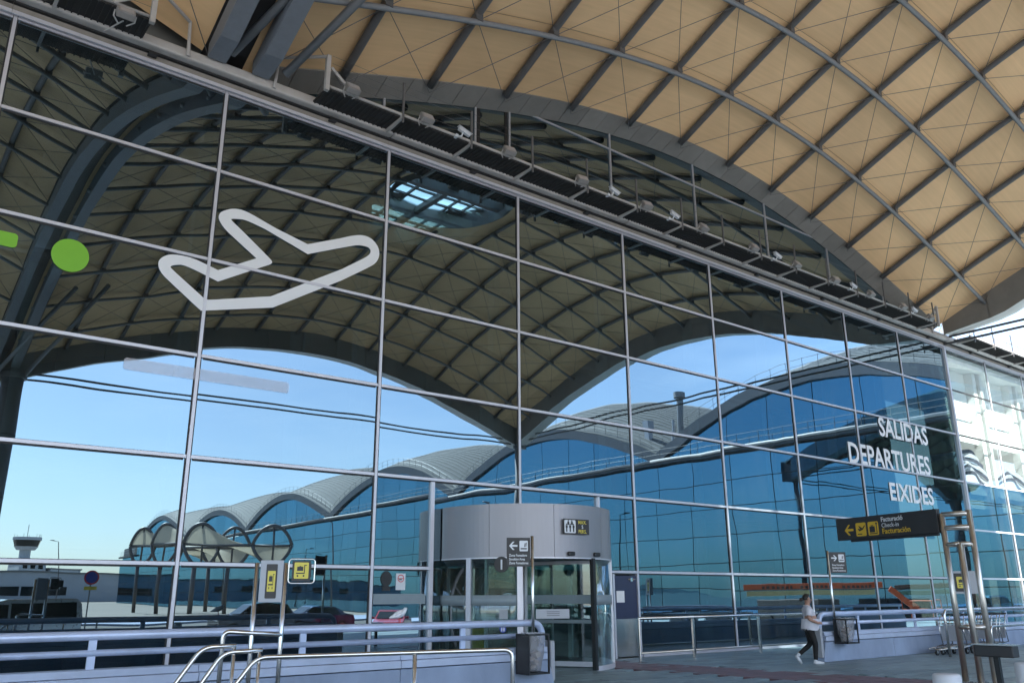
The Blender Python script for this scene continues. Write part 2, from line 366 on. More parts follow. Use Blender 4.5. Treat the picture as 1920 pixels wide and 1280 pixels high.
# ================================================================== ground
def MX(i): return 1.086 + 4.2*i
ROWS = [0.0, 2.22, 4.26, 6.33, 8.44, 10.52, 12.53]
V1, V2, LY, NB = 5.37, 38.73, 31.5, 13
SX, SY = (V2-V1)/NB, LY/NB
b = B(); b.box((-900, -1500, -3), (900, 700, -0.55)); struct(b.build('ground', 'ground'))
b = B(); b.box((-160, -52, -0.9), (55.2, -23.0, -0.5)); struct(b.build('road', 'asphalt'))
b = B(); b.box((-160, -23.0, -0.9), (56.0, 36.0, -0.04)); struct(b.build('plaza', 'mortar'))
b = B(); b.box((-160, -23.3, -0.9), (55.2, -23.003, -0.02)); struct(b.build('kerb', 'concrete'))
b = B(); b.box((-160, -66, -0.9), (55.2, -52.05, -0.36)); struct(b.build('pavement', 'concrete'))
lines = B()
for k in range(36):
    x = -90 + k*4.0; lines.box((x, -33.1, -0.5), (x+1.8, -32.96, -0.496)); lines.box((x, -42.1, -0.5), (x+1.8, -41.96, -0.496))
o = lines.build('road_marking', 'road_paint'); struct(o)
# paving slabs of the plaza: real joints, small height differences
b = B(); rnd = random.Random(3); strip = []
def in_strip(x, y): return 14.5 < x + (y+0.5)*0.12 < 16.3 and y > -9.6
for j in range(43):
    y0 = -12.9 + j*0.3
    x = 4.0 - (0.45 if j % 2 else 0)
    while x < 33.5:
        x0, x1 = x, x+0.9; x += 0.9
        if in_strip((x0+x1)/2, y0): continue
        z = rnd.uniform(-0.004, 0.003)
        b.box((x0+0.007, y0+0.007, -0.05), (x1-0.007, y0+0.293, z))
o = b.build('paving_slabs', 'paver'); tag(o, 'grey rectangular paving slabs of the forecourt in front of the glass', None, kind='structure')
b = B()
for j in range(31):
    y0 = -9.5 + j*0.3
    for k in range(6):
        x0 = 14.6 - (y0+0.65)*0.12 + k*0.3
        b.box((x0+0.004, y0+0.004, -0.05), (x0+0.296, y0+0.296, rnd.uniform(-0.004, 0.002)))
o = b.build('tactile_paving', 'paver_red'); o['kind'] = 'structure'
# the rest of the plaza as plain sheets around the slab field
b = B(); b.box((-160, -23.0, -0.039), (3.3, -0.2, -0.006)); b.box((3.3, -23.0, -0.039), (33.9, -13.0, -0.006)); b.box((33.9, -23.0, -0.039), (55.9, -0.2, -0.006))
struct(b.build('forecourt', 'paver'))
b = B()
for i in range(26):
    a0 = -1600 + i*130; h = 7+9*abs(math.sin(i*1.7))+4*math.sin(i*0.6)
    b.add([(a0-140, -1450, -3), (a0+270, -1450, -3), (a0+170, -1470, max(4, h*0.8)), (a0, -1470, max(4, h)), (a0-140, -1500, -3), (a0+270, -1500, -3)], [(0, 1, 2, 3), (3, 2, 5, 4), (0, 3, 4), (1, 5, 2)])
struct(b.build('hills', 'hill', smooth=True))

# ================================================================== main glass front
unit = B(); unit.add([(0, 0, 0), (1, 0, 0), (1, 0, 1), (0, 0, 1), (0, 0.02, 0), (1, 0.02, 0), (1, 0.02, 1), (0, 0.02, 1)],
                     [(0, 1, 2, 3)], 0)
unit.add([], []); unit.f += [(4, 7, 6, 5), (0, 4, 5, 1), (3, 2, 6, 7), (0, 3, 7, 4), (1, 5, 6, 2)]; unit.m += [1]*5
PANE = unit.mesh('glass_pane', ['glass_coated', 'pane_back'])
PANE_CLEAR = unit.mesh('glass_pane_clear', ['glass_clear', 'pane_back'])
ub = B(); ub.box((0, 0, 0), (1, 1, 1)); 
UBOX = {}
def ubox(m):
    if m not in UBOX: UBOX[m] = ub.mesh('bar_'+m, m)
    return UBOX[m]
def bar(name, m, parent, a, c):
    return inst(ubox(m), name, parent, a, (0, 0, 0), (c[0]-a[0], c[1]-a[1], c[2]-a[2]))
rnd = random.Random(11)
def pane(parent, x0, x1, z0, z1, y=0.0, me=None, name='glass_pane'):
    return inst(me or PANE, name, parent, (x0, y, z0), (rnd.uniform(-2e-3, 2e-3), 0, rnd.uniform(-2e-3, 2e-3)), (x1-x0, 1, z1-z0))
fac = thing('glass_facade', 'tall dark reflecting glass wall of the departures terminal with grey mullions', 'glass facade', (20, 0, 0))
CAPW = 0.032
DRX, DRY, DRR = 13.5, -0.30, 2.20          # revolving door centre, radius
COLS = list(range(-3, 10))
for i in COLS:
    if i == 9: continue
    z0 = 0.0
    if i == 3: z0 = 3.62
    bar('mullion', 'gasket', fac, (MX(i)-0.062, -0.012, z0), (MX(i)+0.062, 0.0, 12.53))
    bar('mullion', 'alu', fac, (MX(i)-CAPW, -0.042, z0), (MX(i)+CAPW, -0.013, 12.55))
for i in COLS[:-1]:
    for r in range(1, 7):
        x0, x1 = MX(i)+0.088, MX(i+1)-0.088
        if r == 1 and i == 3: x0 = 16.86
        if r == 1 and i == 2: x1 = 10.93
        z = ROWS[r] - (0.05 if r == 6 else 0)
        bar('transom', 'gasket', fac, (x0, -0.010, z-0.070), (x1, 0.0, z+0.045))
        bar('transom', 'alu', fac, (x0-0.045, -0.046, z-CAPW), (x1+0.045, -0.011, z+CAPW))
    for r in range(0, 6):
        x0, x1 = MX(i)+0.01, MX(i+1)-0.01
        if r == 0 and i == 2: pane(fac, x0, 10.98, ROWS[r]+0.01, ROWS[r+1]-0.01); continue
        if r == 0 and i == 3: continue
        if r == 0 and i == 3: continue
        if r == 1 and i in (2, 3):
            # rows over the door are split by a short extra mullion
            xs = [x0, 11.02, x1] if i == 2 else [x0, 16.42, x1]
            for a, c in zip(xs[:-1], xs[1:]): pane(fac, a, c-0.01, ROWS[r]+0.01, ROWS[r+1]-0.01)
            continue
        pane(fac, x0, x1, ROWS[r]+0.01, ROWS[r+1]-0.01)
bar('mullion', 'alu', fac, (10.97, -0.06, 0.0), (11.07, 0.0, 4.20))
bar('mullion', 'alu', fac, (16.38, -0.07, 3.62), (16.47, 0.0, 4.20))
pane(fac, 16.05, 16.84, 0.01, 2.2); pane(fac, 11.12, 11.32, 0.01, 2.2)
bar('base_rail', 'alu', fac, (MX(-3), -0.06, 0.0), (10.9, -0.002, 0.09)); bar('base_rail', 'alu', fac, (17.95, -0.06, 0.0), (MX(9)-0.06, -0.002, 0.09))
# corner post to the sunlit part
bar('corner_post', 'alu', fac, (MX(9)-0.07, -0.10, 0.0), (MX(9)+0.07, 0.10, 12.55))
# small stickers on the glass bay left of the door
b = B(); b.box((10.12, -0.012, 1.74), (10.36, -0.003, 2.10)); st = tag(b.build('no_smoking_sticker', 'sign_white'), 'white sticker with a red no-smoking ring on the glass left of the drum', 'sticker')
L, R = ribbon(disc(10.24, 1.99, 0.075, n=20), 0.018)
bb = B(); k = len(L)
bb.add([(p.x, -0.016, p.y) for p in L]+[(p.x, -0.016, p.y) for p in R], [(i, (i+1) % k, k+(i+1) % k, k+i) for i in range(k)])
bb.box((10.17, -0.0165, 1.983), (10.31, -0.0145, 1.997)); bb.build('prohibition_ring', 'red_ink', st)
bb = B(); bb.box((10.19, -0.015, 1.955), (10.27, -0.0135, 1.975)); bb.build('cigarette', 'black', st)
fb = B(); fb.box((9.56, -0.012, 1.44), (10.90, -0.003, 1.66)); tag(fb.build('frosted_band', 'frosted'), 'pale frosted safety band across the pane left of the revolving door', 'window film')
d = plate(disc(0, 0, 0.14, 0.165), 0.004, frame((9.87, -0.008, 1.98), (1, 0, 0))); db = d.build('round_sticker', 'black'); tag(db, 'black round sticker on the glass beside the no-smoking sticker', 'sticker')
sb = B(); sb.box((9.78, -0.012, 1.72), (9.98, -0.004, 1.82)); sb.build('sticker_foot', 'black', db)

# navy service door right of the drum
sd = thing('service_door', 'dark navy service door with a white notice right of the revolving drum', 'door', (17.4, 0, 0))
bar('door_leaf', 'door_navy', sd, (16.93, -0.045, 1.0), (17.80, -0.005, 2.12)); bar('kick_plate', 'stainless', sd, (16.93, -0.05, 0.04), (17.80, -0.005, 0.995))
bar('door_frame', 'alu', sd, (16.86, -0.075, 0.0), (16.925, -0.003, 2.16)); bar('door_frame', 'alu', sd, (17.805, -0.08, 0.0), (17.83, -0.003, 2.16))
pb = B(); pb.box((17.0, -0.052, 1.42), (17.3, -0.046, 1.72)); pb.build('notice', 'paper', sd)
hb = B(); hb.tube([(17.45, -0.07, 2.02), (17.70, -0.09, 2.02)], 0.022, 8); hb.box((17.52, -0.10, 1.97), (17.60, -0.046, 2.07)); hb.build('door_closer', 'stainless', sd)

# graphics on the glass
def wallpoly(poly, name, m, label, cat, y=-0.0215, th=0.004):
    bb = B(); bb.prism([(p[0], p[1]) for p in poly], 'y', y, y-th)
    return tag(bb.build(name, m), label, cat)
wallpoly(disc(2.68, 7.87, 0.33, 0.33), 'green_dot', 'vinyl_green', 'bright green round dot stuck on the upper left glass', 'decal')
wallpoly(rounded(0.2, 1.78, 7.78, 8.06, 0.07), 'green_bar', 'vinyl_green', 'bright green bar on the glass cut by the left picture edge', 'decal')
wallpoly(rounded(3.88, 7.27, 5.82, 6.06, 0.06), 'pale_bar', 'vinyl_frost', 'long pale translucent bar on the glass under the aeroplane symbol', 'decal')
PLANE_OUT = [(5.227, 7.283), (4.366, 7.895), (4.272, 8.07), (4.298, 8.217), (4.463, 8.353), (4.707, 8.391), (4.971, 8.386), (5.491, 8.248), (6.296, 8.72), (5.537, 9.211), (5.391, 9.396), (5.391, 9.522), (5.463, 9.619), (5.687, 9.749), (5.962, 9.765), (6.687, 9.543), (7.463, 9.364), (8.309, 9.745), (8.584, 9.888), (8.867, 9.979), (9.117, 9.948), (9.303, 9.771), (9.343, 9.557), (9.25, 9.338), (9.053, 9.178), (8.372, 8.69), (6.762, 7.677)]
PLANE_IN = [(5.242, 7.58), (4.527, 8.062), (4.522, 8.108), (4.645, 8.162), (4.772, 8.193), (5.075, 8.124), (5.515, 7.994), (6.515, 8.597), (6.633, 8.664), (6.665, 8.723), (6.623, 8.776), (5.883, 9.307), (5.655, 9.459), (5.675, 9.49), (5.78, 9.52), (5.981, 9.552), (6.43, 9.459), (7.48, 9.123), (8.324, 9.502), (8.696, 9.668), (8.881, 9.703), (9.057, 9.693), (9.106, 9.58), (8.996, 9.441), (8.356, 8.968), (6.693, 7.923), (5.302, 7.534)]

cu = bpy.data.curves.new('t', 'CURVE'); cu.dimensions = '2D'; cu.fill_mode = 'BOTH'; cu.extrude = 0.002
def soften(L):
    # round off the short bends only, long edges stay straight
    for _ in range(2):
        out = []
        for i in range(len(L)):
            a, p, c = Vector(L[i-1]), Vector(L[i]), Vector(L[(i+1) % len(L)])
            if min((a-p).length, (c-p).length) < 0.33 and max((a-p).length, (c-p).length) < 4: out += [tuple(p.lerp(a, min(0.25, 0.10/(a-p).length))), tuple(p.lerp(c, min(0.25, 0.10/(c-p).length)))]
            else: out.append(tuple(p))
        L = out
    return L
PLANE_OUT, PLANE_IN = soften(PLANE_OUT), soften(PLANE_IN)
for loop in (PLANE_OUT, PLANE_IN):
    sp = cu.splines.new('POLY'); sp.points.add(len(loop)-1); sp.use_cyclic_u = True
    for p, (x, z) in zip(sp.points, loop): p.co = (x, z, 0, 1)
o = bpy.data.objects.new('t', cu); COL.objects.link(o)
me = bpy.data.meshes.new_from_object(o.evaluated_get(bpy.context.evaluated_depsgraph_get())); bpy.data.objects.remove(o)
tag(put_mesh(me, 'aeroplane_symbol', 'vinyl_white', frame((0, -0.0235, 0), (1, 0, 0)), None), 'large white outlined take-off aeroplane symbol on the upper glass', 'decal')
for body, x0, z0, size, w, lab in (('SALIDAS', 32.12, 7.66, 1.06, 3.95, 'top line of white lettering reading SALIDAS on the right-hand glass'),
                                   ('DEPARTURES', 29.66, 6.37, 1.10, 6.25, 'middle line of white lettering reading DEPARTURES on the right-hand glass'),
                                   ('EIXIDES', 32.34, 5.14, 0.96, 3.50, 'bottom line of white lettering reading EIXIDES on the right-hand glass')):
    me = text_mesh(body, size, 1.0, 0.003, bold=0.022, spacing=1.0)
    xs = [v.co.x for v in me.vertices]; s = w/(max(xs)-min(xs)); mn = min(xs)
    for v in me.vertices: v.co.x = (v.co.x-mn)*s
    tag(put_mesh(me, 'wall_lettering', 'vinyl_white', frame((x0, -0.026, z0), (1, 0, 0)), None), lab, 'lettering')

# lunette glazing above the catwalk, set back a little
lun = thing('arched_window', 'dark arched clerestory window between the catwalk and the timber canopy', 'window', (22, 0.4, 12.6))
def prof(t): return max(0.0, math.sin(PI*min(1, max(0, t))))
ZC, RX, RY = 13.0, 3.65, 4.3
def zs(x, y): return ZC + (RX+0.5*max(0, min(1, -y/LY)))*prof((x-V1)/(V2-V1)) + RY*prof(-y/LY)
def arch_lo(x): return ZC - 0.10 + RX*prof((x-V1)/(V2-V1)) - 0.06
lm = [6.9, MX(2), 12.45, MX(3), MX(4), MX(5), MX(6), MX(7), MX(8), 36.8]
for a, c in zip(lm[:-1], lm[1:]):
    n = 6; tops = [(a+(c-a)*k/n, arch_lo(a+(c-a)*k/n)) for k in range(n+1)]
    split = 15.62
    for part in (0, 1):
        lo = [(p[0], min(p[1], split) if part == 0 else p[1]) for p in tops]
        if part == 1 and max(p[1] for p in tops) <= split+0.15: continue
        if a < 13: 
            if part == 1: continue
            lo = tops
        bz = 12.58 if part == 0 else split
        if part == 1: 
            pts = [(x, max(z, split+0.001)) for x, z in tops]
        else: pts = lo
        n = len(pts); bb = B()
        bb.add([(x, 0.38, bz) for x, z in pts]+[(x, 0.38, max(z, bz+0.001)) for x, z in pts], [(k, k+1, n+k+1, n+k) for k in range(n-1)], 0)
        bb.add([(x, 0.40, bz) for x, z in pts]+[(x, 0.40, max(z, bz+0.001)) for x, z in pts], [(k, n+k, n+k+1, k+1) for k in range(n-1)], 1)
        bb.build('glass_pane', ['glass_coated', 'pane_back'], lun)
for x in lm[1:-1]:
    zt = arch_lo(x)
    bar('mullion', 'frame_dark', lun, (x-0.028, 0.33, 12.6), (x+0.028, 0.378, zt))
for a, c in zip(lm[3:-2], lm[4:-1]): bar('transom', 'frame_dark', lun, (a+0.03, 0.335, 15.595), (c-0.03, 0.377, 15.645))
n = 44; bb = B()
for k in range(n):
    xa, xb = 6.2+(37.2-6.2)*k/n, 6.2+(37.2-6.2)*(k+1)/n
    za, zb = arch_lo(xa), arch_lo(xb)
    bb.add([(xa, 0.33, za-0.015), (xb, 0.33, zb-0.015), (xb, 0.33, zb+0.06), (xa, 0.33, za+0.06), (xa, 0.378, za-0.015), (xb, 0.378, zb-0.015), (xb, 0.378, zb+0.06), (xa, 0.378, za+0.06)],
           [(0, 1, 2, 3), (0, 4, 5, 1), (3, 2, 6, 7), (4, 7, 6, 5)])
bb.build('arch_frame', 'frame_dark', lun)
bar('door_jamb', 'black', lun, (12.52, 0.36, 12.6), (12.62, 0.377, 15.1)); bar('door_jamb', 'black', lun, (13.53, 0.36, 12.6), (13.63, 0.377, 15.5))

# ================================================================== canopy bays
def canopy_bay(label):
    t = thing('canopy_bay', label, 'canopy', (V1, -LY/2, 0))
    OC = 1.5                                            # half size of the oculus opening in cells
    cxm, cym = (V1+V2)/2, -LY/2
    gap = 0.006
    for i in range(NB):
        for j in range(NB):
            if abs(i+0.5-NB/2) < OC+0.01 and abs(j+0.5-NB/2) < OC+0.01: continue
            x0, x1 = V1+SX*i+gap, V1+SX*(i+1)-gap; y0, y1 = -SY*j-gap, -SY*(j+1)+gap
            if i == 0: x0 += 0.15
            if i == NB-1: x1 -= 0.6
            if j == 0: y0 -= 0.05
            if j == NB-1: y1 += 0.6
            q = 4; bb = B()
            vs_ = [(x0+(x1-x0)*a/q, y0+(y1-y0)*c/q, zs(x0+(x1-x0)*a/q, y0+(y1-y0)*c/q)) for c in range(q+1) for a in range(q+1)]
            bb.add(vs_, [(c*(q+1)+a, c*(q+1)+a+1, (c+1)*(q+1)+a+1, (c+1)*(q+1)+a) for c in range(q) for a in range(q)])
            me = bpy.data.meshes.new('ceiling_panel'); me.from_pydata(bb.v, [], bb.f); me.materials.append(MATS['ceiling_wood'])
            me.polygons.foreach_set('use_smooth', [True]*len(me.polygons)); me.update()
            o = bpy.data.objects.new('ceiling_panel', me); COL.objects.link(o); adopt(o, t)
    # collar with the round opening
    RO = 3.35; n = 48; bb = B(); hx, hy = SX*OC, SY*OC
    inn, outp = [], []
    for k in range(n):
        a = 2*PI*k/n; c, s = math.cos(a), math.sin(a)
        m = min(hx/max(1e-6, abs(c)), hy/max(1e-6, abs(s)))
        p = (cxm+c*m, cym+s*m); outp.append((p[0], p[1], zs(*p))); inn.append((cxm+c*RO, cym+s*RO, zs(cxm, cym)-0.15))
    bb.add(outp+inn, [(k, (k+1) % n, n+(k+1) % n, n+k) for k in range(n)]); bb.build('oculus_collar', 'ceiling_wood', t, smooth=True)
    zt = zs(cxm, cym)
    bb = B()
    for r0, r1, z0, z1, mi in ((RO, RO, zt-0.15, zt+1.0, 0), (RO-0.28, RO-0.28, zt-0.3, zt+0.1, 0)):
        bb.add([(cxm+r0*math.cos(2*PI*k/n), cym+r0*math.sin(2*PI*k/n), z0) for k in range(n)]+[(cxm+r1*math.cos(2*PI*k/n), cym+r1*math.sin(2*PI*k/n), z1) for k in range(n)],
               [(k, (k+1) % n, n+(k+1) % n, n+k) for k in range(n)], mi)
    bb.build('oculus_drum', 'steel_grey', t, smooth=True)
    # crossing girders and bars of the rooflight
    for w_, z_, offs, m_ in ((0.30, zt+0.55, (0,), 'steel_grey'), (0.11, zt+0.72, (-2.2, -1.3, 1.3, 2.2), 'steel_grey')):
        for of in offs:
            hl = math.sqrt(max(0.1, RO**2-of**2))-0.02
            b1 = B(); b1.box((cxm-hl, cym+of-w_/2, z_-w_/2-(0.25 if w_ > 0.2 else 0)), (cxm+hl, cym+of+w_/2, z_+w_/2)); b1.build('rooflight_beam', m_, t)
            b1 = B(); b1.box((cxm+of-w_/2, cym-hl, z_-w_/2-0.003), (cxm+of+w_/2, cym+hl, z_+w_/2+0.003)); b1.build('rooflight_beam', m_, t)
    bb = B(); bb.prism([(cxm+RO*math.cos(2*PI*k/n), cym+RO*math.sin(2*PI*k/n)) for k in range(n)], 'z', zt+0.86, zt+0.90); bb.build('rooflight_glass', 'glass_roof', t)
    # ribs
    def inoc(x, y): return (x-cxm)**2+(y-cym)**2 < (RO-0.1)**2
    for i in range(1, NB):
        x = V1+SX*i; segs = [[]]
        for k in range(53):
            y = -0.25-(LY-0.9)*k/52
            if inoc(x, y): 
                if segs[-1]: segs.append([])
                continue
            segs[-1].append((x, y, zs(x, y)-0.16))
        for sg in segs:
            if len(sg) > 1: bb = B(); bb.tube(sg, 0.105, 10); bb.build('rib', 'steel_grey', t, smooth=True)
    for j in range(1, NB):
        y = -SY*j; segs = [[]]
        for k in range(53):
            x = V1+0.2+(V2-V1-0.8)*k/52
            if inoc(x, y):
                if segs[-1]: segs.append([])
                continue
            segs[-1].append((x, y, zs(x, y)-0.38))
        for sg in segs:
            if len(sg) > 1: bb = B(); bb.tube(sg, 0.078, 10); bb.build('purlin', 'steel_light', t, smooth=True)
    # bracing cables: one object for each long diagonal
    for sgn in (1, -1):
        for d in range(-(NB-1), NB):
            pts = []
            for k in range(NB+1):
                i = k; j = (k+d) if sgn > 0 else (NB-k+d)
                if 0 <= j <= NB: pts.append((i, j))
            if len(pts) < 2: continue
            P = [(V1+SX*i+(0.2 if i == 0 else (-0.6 if i == NB else 0)), -SY*j-(0.25 if j == 0 else (-0.6 if j == NB else 0)), 0) for i, j in pts]
            P = [(x, y, zs(x, y)-0.34) for x, y, _ in P]
            runs = [[]]
            for p in P:
                if inoc(p[0], p[1]): runs.append([])
                else: runs[-1].append(p)
            for run in runs:
                if len(run) > 1: bb = B(); bb.tube(run, 0.0105, 5); bb.build('bracing_cable', 'steel_grey', t)
    # node plates where ribs and purlins cross
    nb = B(); nb.box((-0.10, -0.10, -0.20), (0.10, 0.10, 0.02)); nm = nb.mesh('node', 'steel_grey')
    for i in range(1, NB):
        for j in range(1, NB):
            x, y = V1+SX*i, -SY*j
            if inoc(x, y): continue
            inst(nm, 'node_bracket', t, (x, y, zs(x, y)-0.17))
    # edge beams in panels
    def edge(axis, const, lo, hi, nseg, zfun, inner, outer, m1='fascia'):
        for k in range(nseg):
            a0, a1 = lo+(hi-lo)*k/nseg+0.012, lo+(hi-lo)*(k+1)/nseg-0.012
            bb = B(); q = 3; rows = []
            for u in range(q+1):
                a = a0+(a1-a0)*u/q; z = zfun(a)
                dd = 1.18 if axis == 'x' else min(1.18, 0.30+0.30*abs(a))
                for c, dz in ((inner, -dd), (outer, 0.13-dd), (outer, 0.95), (inner, 0.55)):
                    rows.append((a, const+c, z+dz) if axis == 'x' else (const+c, a, z+dz))
            fs_ = []; mi = []
            for u in range(q):
                for e in range(4): fs_.append((u*4+e, u*4+(e+1) % 4, (u+1)*4+(e+1) % 4, (u+1)*4+e)); mi.append(1 if e in (0, 1) else 0)
            fs_ += [(0, 1, 2, 3), (q*4, q*4+3, q*4+2, q*4+1)]; mi += [0, 0]
            bb.v = rows; bb.f = fs_; bb.m = mi
            bb.build('edge_panel' if axis == 'x' else 'side_edge_panel', [m1, 'soffit_lit'], t)
    edge('x', -LY, V1, V2+0.5, 15, lambda a: zs(a, -LY+0.4), 0.6, -0.5)
    edge('y', V2, -0.5, -LY+0.62, 15, lambda a: zs(V2-0.3, a), -0.6, 0.5)
    # wall band of small tiles
    for k in range(40):
        a0, a1 = V1+0.6+(V2-V1-1.2)*k/40+0.008, V1+0.6+(V2-V1-1.2)*(k+1)/40-0.008
        bb = B(); pts = [(a0, zs(a0, 0)), (a1, zs(a1, 0))]
        bb.add([(x, -0.30, z+0.10) for x, z in pts]+[(x, 0.36, z-0.20) for x, z in pts]+[(x, 0.36, z+0.3) for x, z in pts]+[(x, -0.30, z+0.3) for x, z in pts],
               [(0, 1, 3, 2), (2, 3, 5, 4), (4, 5, 7, 6), (6, 7, 1, 0), (0, 2, 4, 6), (1, 7, 5, 3)])
        bb.build('band_tile', 'fascia', t)
    # outer roof skin, out of view, added to block the sun
    q = 26; bb = B()
    for c in range(q+1):
        for a in range(q+1):
            x = V1+(V2+0.4-V1)*a/q; y = -LY*c/q - (0.3 if c == q else 0) + (0.47 if c == 0 else 0); bb.v.append((x, y, zs(x, min(0, y))+0.9))
    for c in range(q):
        for a in range(q):
            xm, ym = V1+(V2-V1)*(a+0.5)/q, -LY*(c+0.5)/q
            if (xm-cxm)**2+(ym-cym)**2 < 3.3**2: continue
            bb.f.append((c*(q+1)+a, c*(q+1)+a+1, (c+1)*(q+1)+a+1, (c+1)*(q+1)+a)); bb.m.append(0)
    me = bpy.data.meshes.new('roof_skin'); me.from_pydata(bb.v, [], bb.f); me.materials.append(MATS['roof_metal']); me.update()
    o = bpy.data.objects.new('roof_skin', me); COL.objects.link(o); adopt(o, t)
    return t
bayA = canopy_bay('timber vaulted canopy bay with grey steel grid in front of the glass wall')
bayB = copy_tree(bayA); bayB.location.x -= (V2-V1)
bayB['label'] = 'neighbouring timber canopy bay beyond the twin girders at top left'
bayC = copy_tree(bayA); bayC.location.y += LY+3.0
bayC['label'] = 'vaulted ceiling of the hall faintly seen through the dark glass'
# keep the inner vault light: its fascia and cables are not needed behind the glass
for ch in list(bayC.children):
    if ch.name.split('.')[0] in ('band_tile', 'node_bracket', 'edge_panel', 'side_edge_panel', 'bracing_cable', 'rib', 'purlin'): bpy.data.objects.remove(ch)
for ch in list(bayB.children):
    if ch.name.split('.')[0] in ('band_tile', 'side_edge_panel'): bpy.data.objects.remove(ch)

# twin girders along the valley between the bays
tg = thing('twin_girder', 'pair of dark blue-grey arched girders with struts between two canopy bays', 'girder', (V1, -LY/2, 0))
for off in (-0.72, 0.28):
    bb = B(); q = 40; w_, dpt = 0.40, 0.55
    for k in range(q+1):
        y = -0.47-(LY-1.2)*k/q; z = zs(V1, y)+0.02; dpt = min(0.55, 0.17+0.35*abs(y))
        for c, dz in ((off, 0), (off, -dpt), (off+w_, -dpt), (off+w_, 0)): bb.v.append((V1+c, y, z+dz))
    for k in range(q):
        for e in range(4): bb.f.append((k*4+e, k*4+(e+1) % 4, (k+1)*4+(e+1) % 4, (k+1)*4+e)); bb.m.append(0)
    bb.f += [(0, 1, 2, 3), (q*4+3, q*4+2, q*4+1, q*4)]; bb.m += [0, 0]
    bb.build('girder', 'girder', tg)
bb = B(); q = 40
for k in range(q+1):
    y = 0.4-(LY-0.4)*k/q; z = zs(V1, min(0, y))+0.12; bb.v += [(V1-0.75, y, z+0.02), (V1+0.85, y, z+0.02)]
for k in range(q): bb.f.append((2*k, 2*k+1, 2*k+3, 2*k+2)); bb.m.append(0)
bb.build('valley_lining', 'dark_plastic', tg)
for x0, x1 in ((V1-0.30, V1+1.7), (V1+0.95, V1+3.1)):
    bb = B(); bb.tube([(x0, -0.75, 13.0), (x1, -6.2, zs(x1, -6.2)-0.35)], 0.10, 8); bb.build('strut', 'steel_light', tg, smooth=True)
    bb = B(); bb.tube([(x0, -LY+0.9, 12.4), (x1, -LY+6.2, zs(x1, -6.2)-0.35)], 0.10, 8); bb.build('strut', 'steel_light', tg, smooth=True)
tl = copy_tree(tg); tl.location.x -= (V2-V1); tl['label'] = 'far left pair of arched girders beyond the second canopy bay'

# canopy columns and tie rods
def column(x, y, r, label, top=12.6):
    t = thing('canopy_column', label, 'column', (x, y, -0.5), 'canopy columns')
    bb = B(); bb.tube([(x, y, -0.5), (x, y, top)], r, 24); bb.build('shaft', 'conc_dark', t, smooth=True)
    bb = B(); bb.tube([(x, y, top-0.25), (x, y, top)], r+0.12, 24); bb.build('capital', 'steel_grey', t)
    for zz in (3.0, 6.2, 9.4):
        bb = B(); bb.tube([(x, y, zz), (x, y, zz+0.03)], r+0.012, 24); bb.build('joint_ring', 'black', t)
    bb = B(); bb.tube([(x, y, -0.5), (x, y, -0.3)], r+0.2, 24); bb.build('base_ring', 'steel_grey', t)
column(V1+0.50, -LY+0.6, 0.52, 'thick dark canopy column mirrored at the far left of the glass', 12.5)
column(V2-0.3, -LY+0.5, 0.22, 'slim canopy column under the outer corner of the canopy', 12.3)
column(V1-(V2-V1), -LY+0.6, 0.62, 'thick dark canopy column of the farther canopy bay', 12.5)
ties = thing('tie_rods', 'pair of slim dark tie rods along the open side of the canopy', 'tie rod', (V2, -LY/2, 12.5))
for z in (12.62, 12.92):
    bb = B(); bb.tube([(V2+0.1, 0.2, z), (V2+0.1, -LY+0.4, z)], 0.055, 8); bb.build('rod', 'steel_grey', ties, smooth=True)
ties2 = thing('tie_rods', 'pair of slim dark tie rods across the street edge of the canopy', 'tie rod', (20, -LY, 12.5))
for z in (12.35, 12.65):
    bb = B(); bb.tube([(V1-(V2-V1), -LY+0.3, z), (V2, -LY+0.3, z)], 0.055, 8); bb.build('rod', 'steel_grey', ties2, smooth=True)

# ================================================================== catwalks
def catwalk(x0, x1, label, lamps=True, posts=True, pstart=None):
    t = thing('catwalk', label, 'catwalk', ((x0+x1)/2, -0.7, 12.6))
    X = pstart if pstart is not None else x0
    xs = []
    while X < x1: xs.append(X); X += 2.05
    edges = [x0]+[x for x in xs if x0 < x < x1]+[x1]
    for a, c in zip(edges[:-1], edges[1:]):
        if c-a < 0.15: continue
        bb = B(); bb.box((a+0.03, -1.10, 12.80), (c-0.03, -0.37, 12.84))
        m_ = int((c-a)/0.12)
        for k in range(m_): bb.box((a+0.06+k*0.12, -1.10, 12.775), (a+0.085+k*0.12, -0.37, 12.80))
        bb.build('grating', 'grating', t)
    for x in xs:
        bb = B(); bb.prism([(-1.18, 12.74), (-1.18, 12.86), (-0.36, 12.86), (-0.36, 12.70)], 'x', x-0.03, x+0.03); bb.build('bracket', 'beam_paint', t)
        if posts:
            bb = B(); bb.box((x-0.025, -1.20, 12.62), (x+0.025, -1.16, 13.72)); bb.build('post', 'steel_grey', t)
    bb = B(); bb.tube([(x0, -1.13, 12.86), (x1, -1.13, 12.86)], 0.035, 8); bb.build('edge_tube', 'beam_paint', t, smooth=True)
    if posts:
        bb = B()
        for z in (13.05, 13.25, 13.45, 13.65): bb.tube([(x0+0.1, -1.18, z), (x1-0.1, -1.18, z)], 0.005, 4)
        bb.build('railing_wire', 'steel_grey', t)
    return t
def gate(x, s, parent):
    bb = B(); bb.box((x-0.05, -1.22, 12.7), (x+0.05, -1.12, 13.62)); bb.tube([(x, -1.17, 13.6), (x-s*0.9, -0.5, 13.55), (x-s*0.95, -0.45, 12.75)], 0.04, 8)
    bb.tube([(x+s*0.1, -1.15, 13.35), (x+s*0.75, -1.15, 12.85)], 0.04, 6); bb.build('end_frame', 'beam_paint', parent)
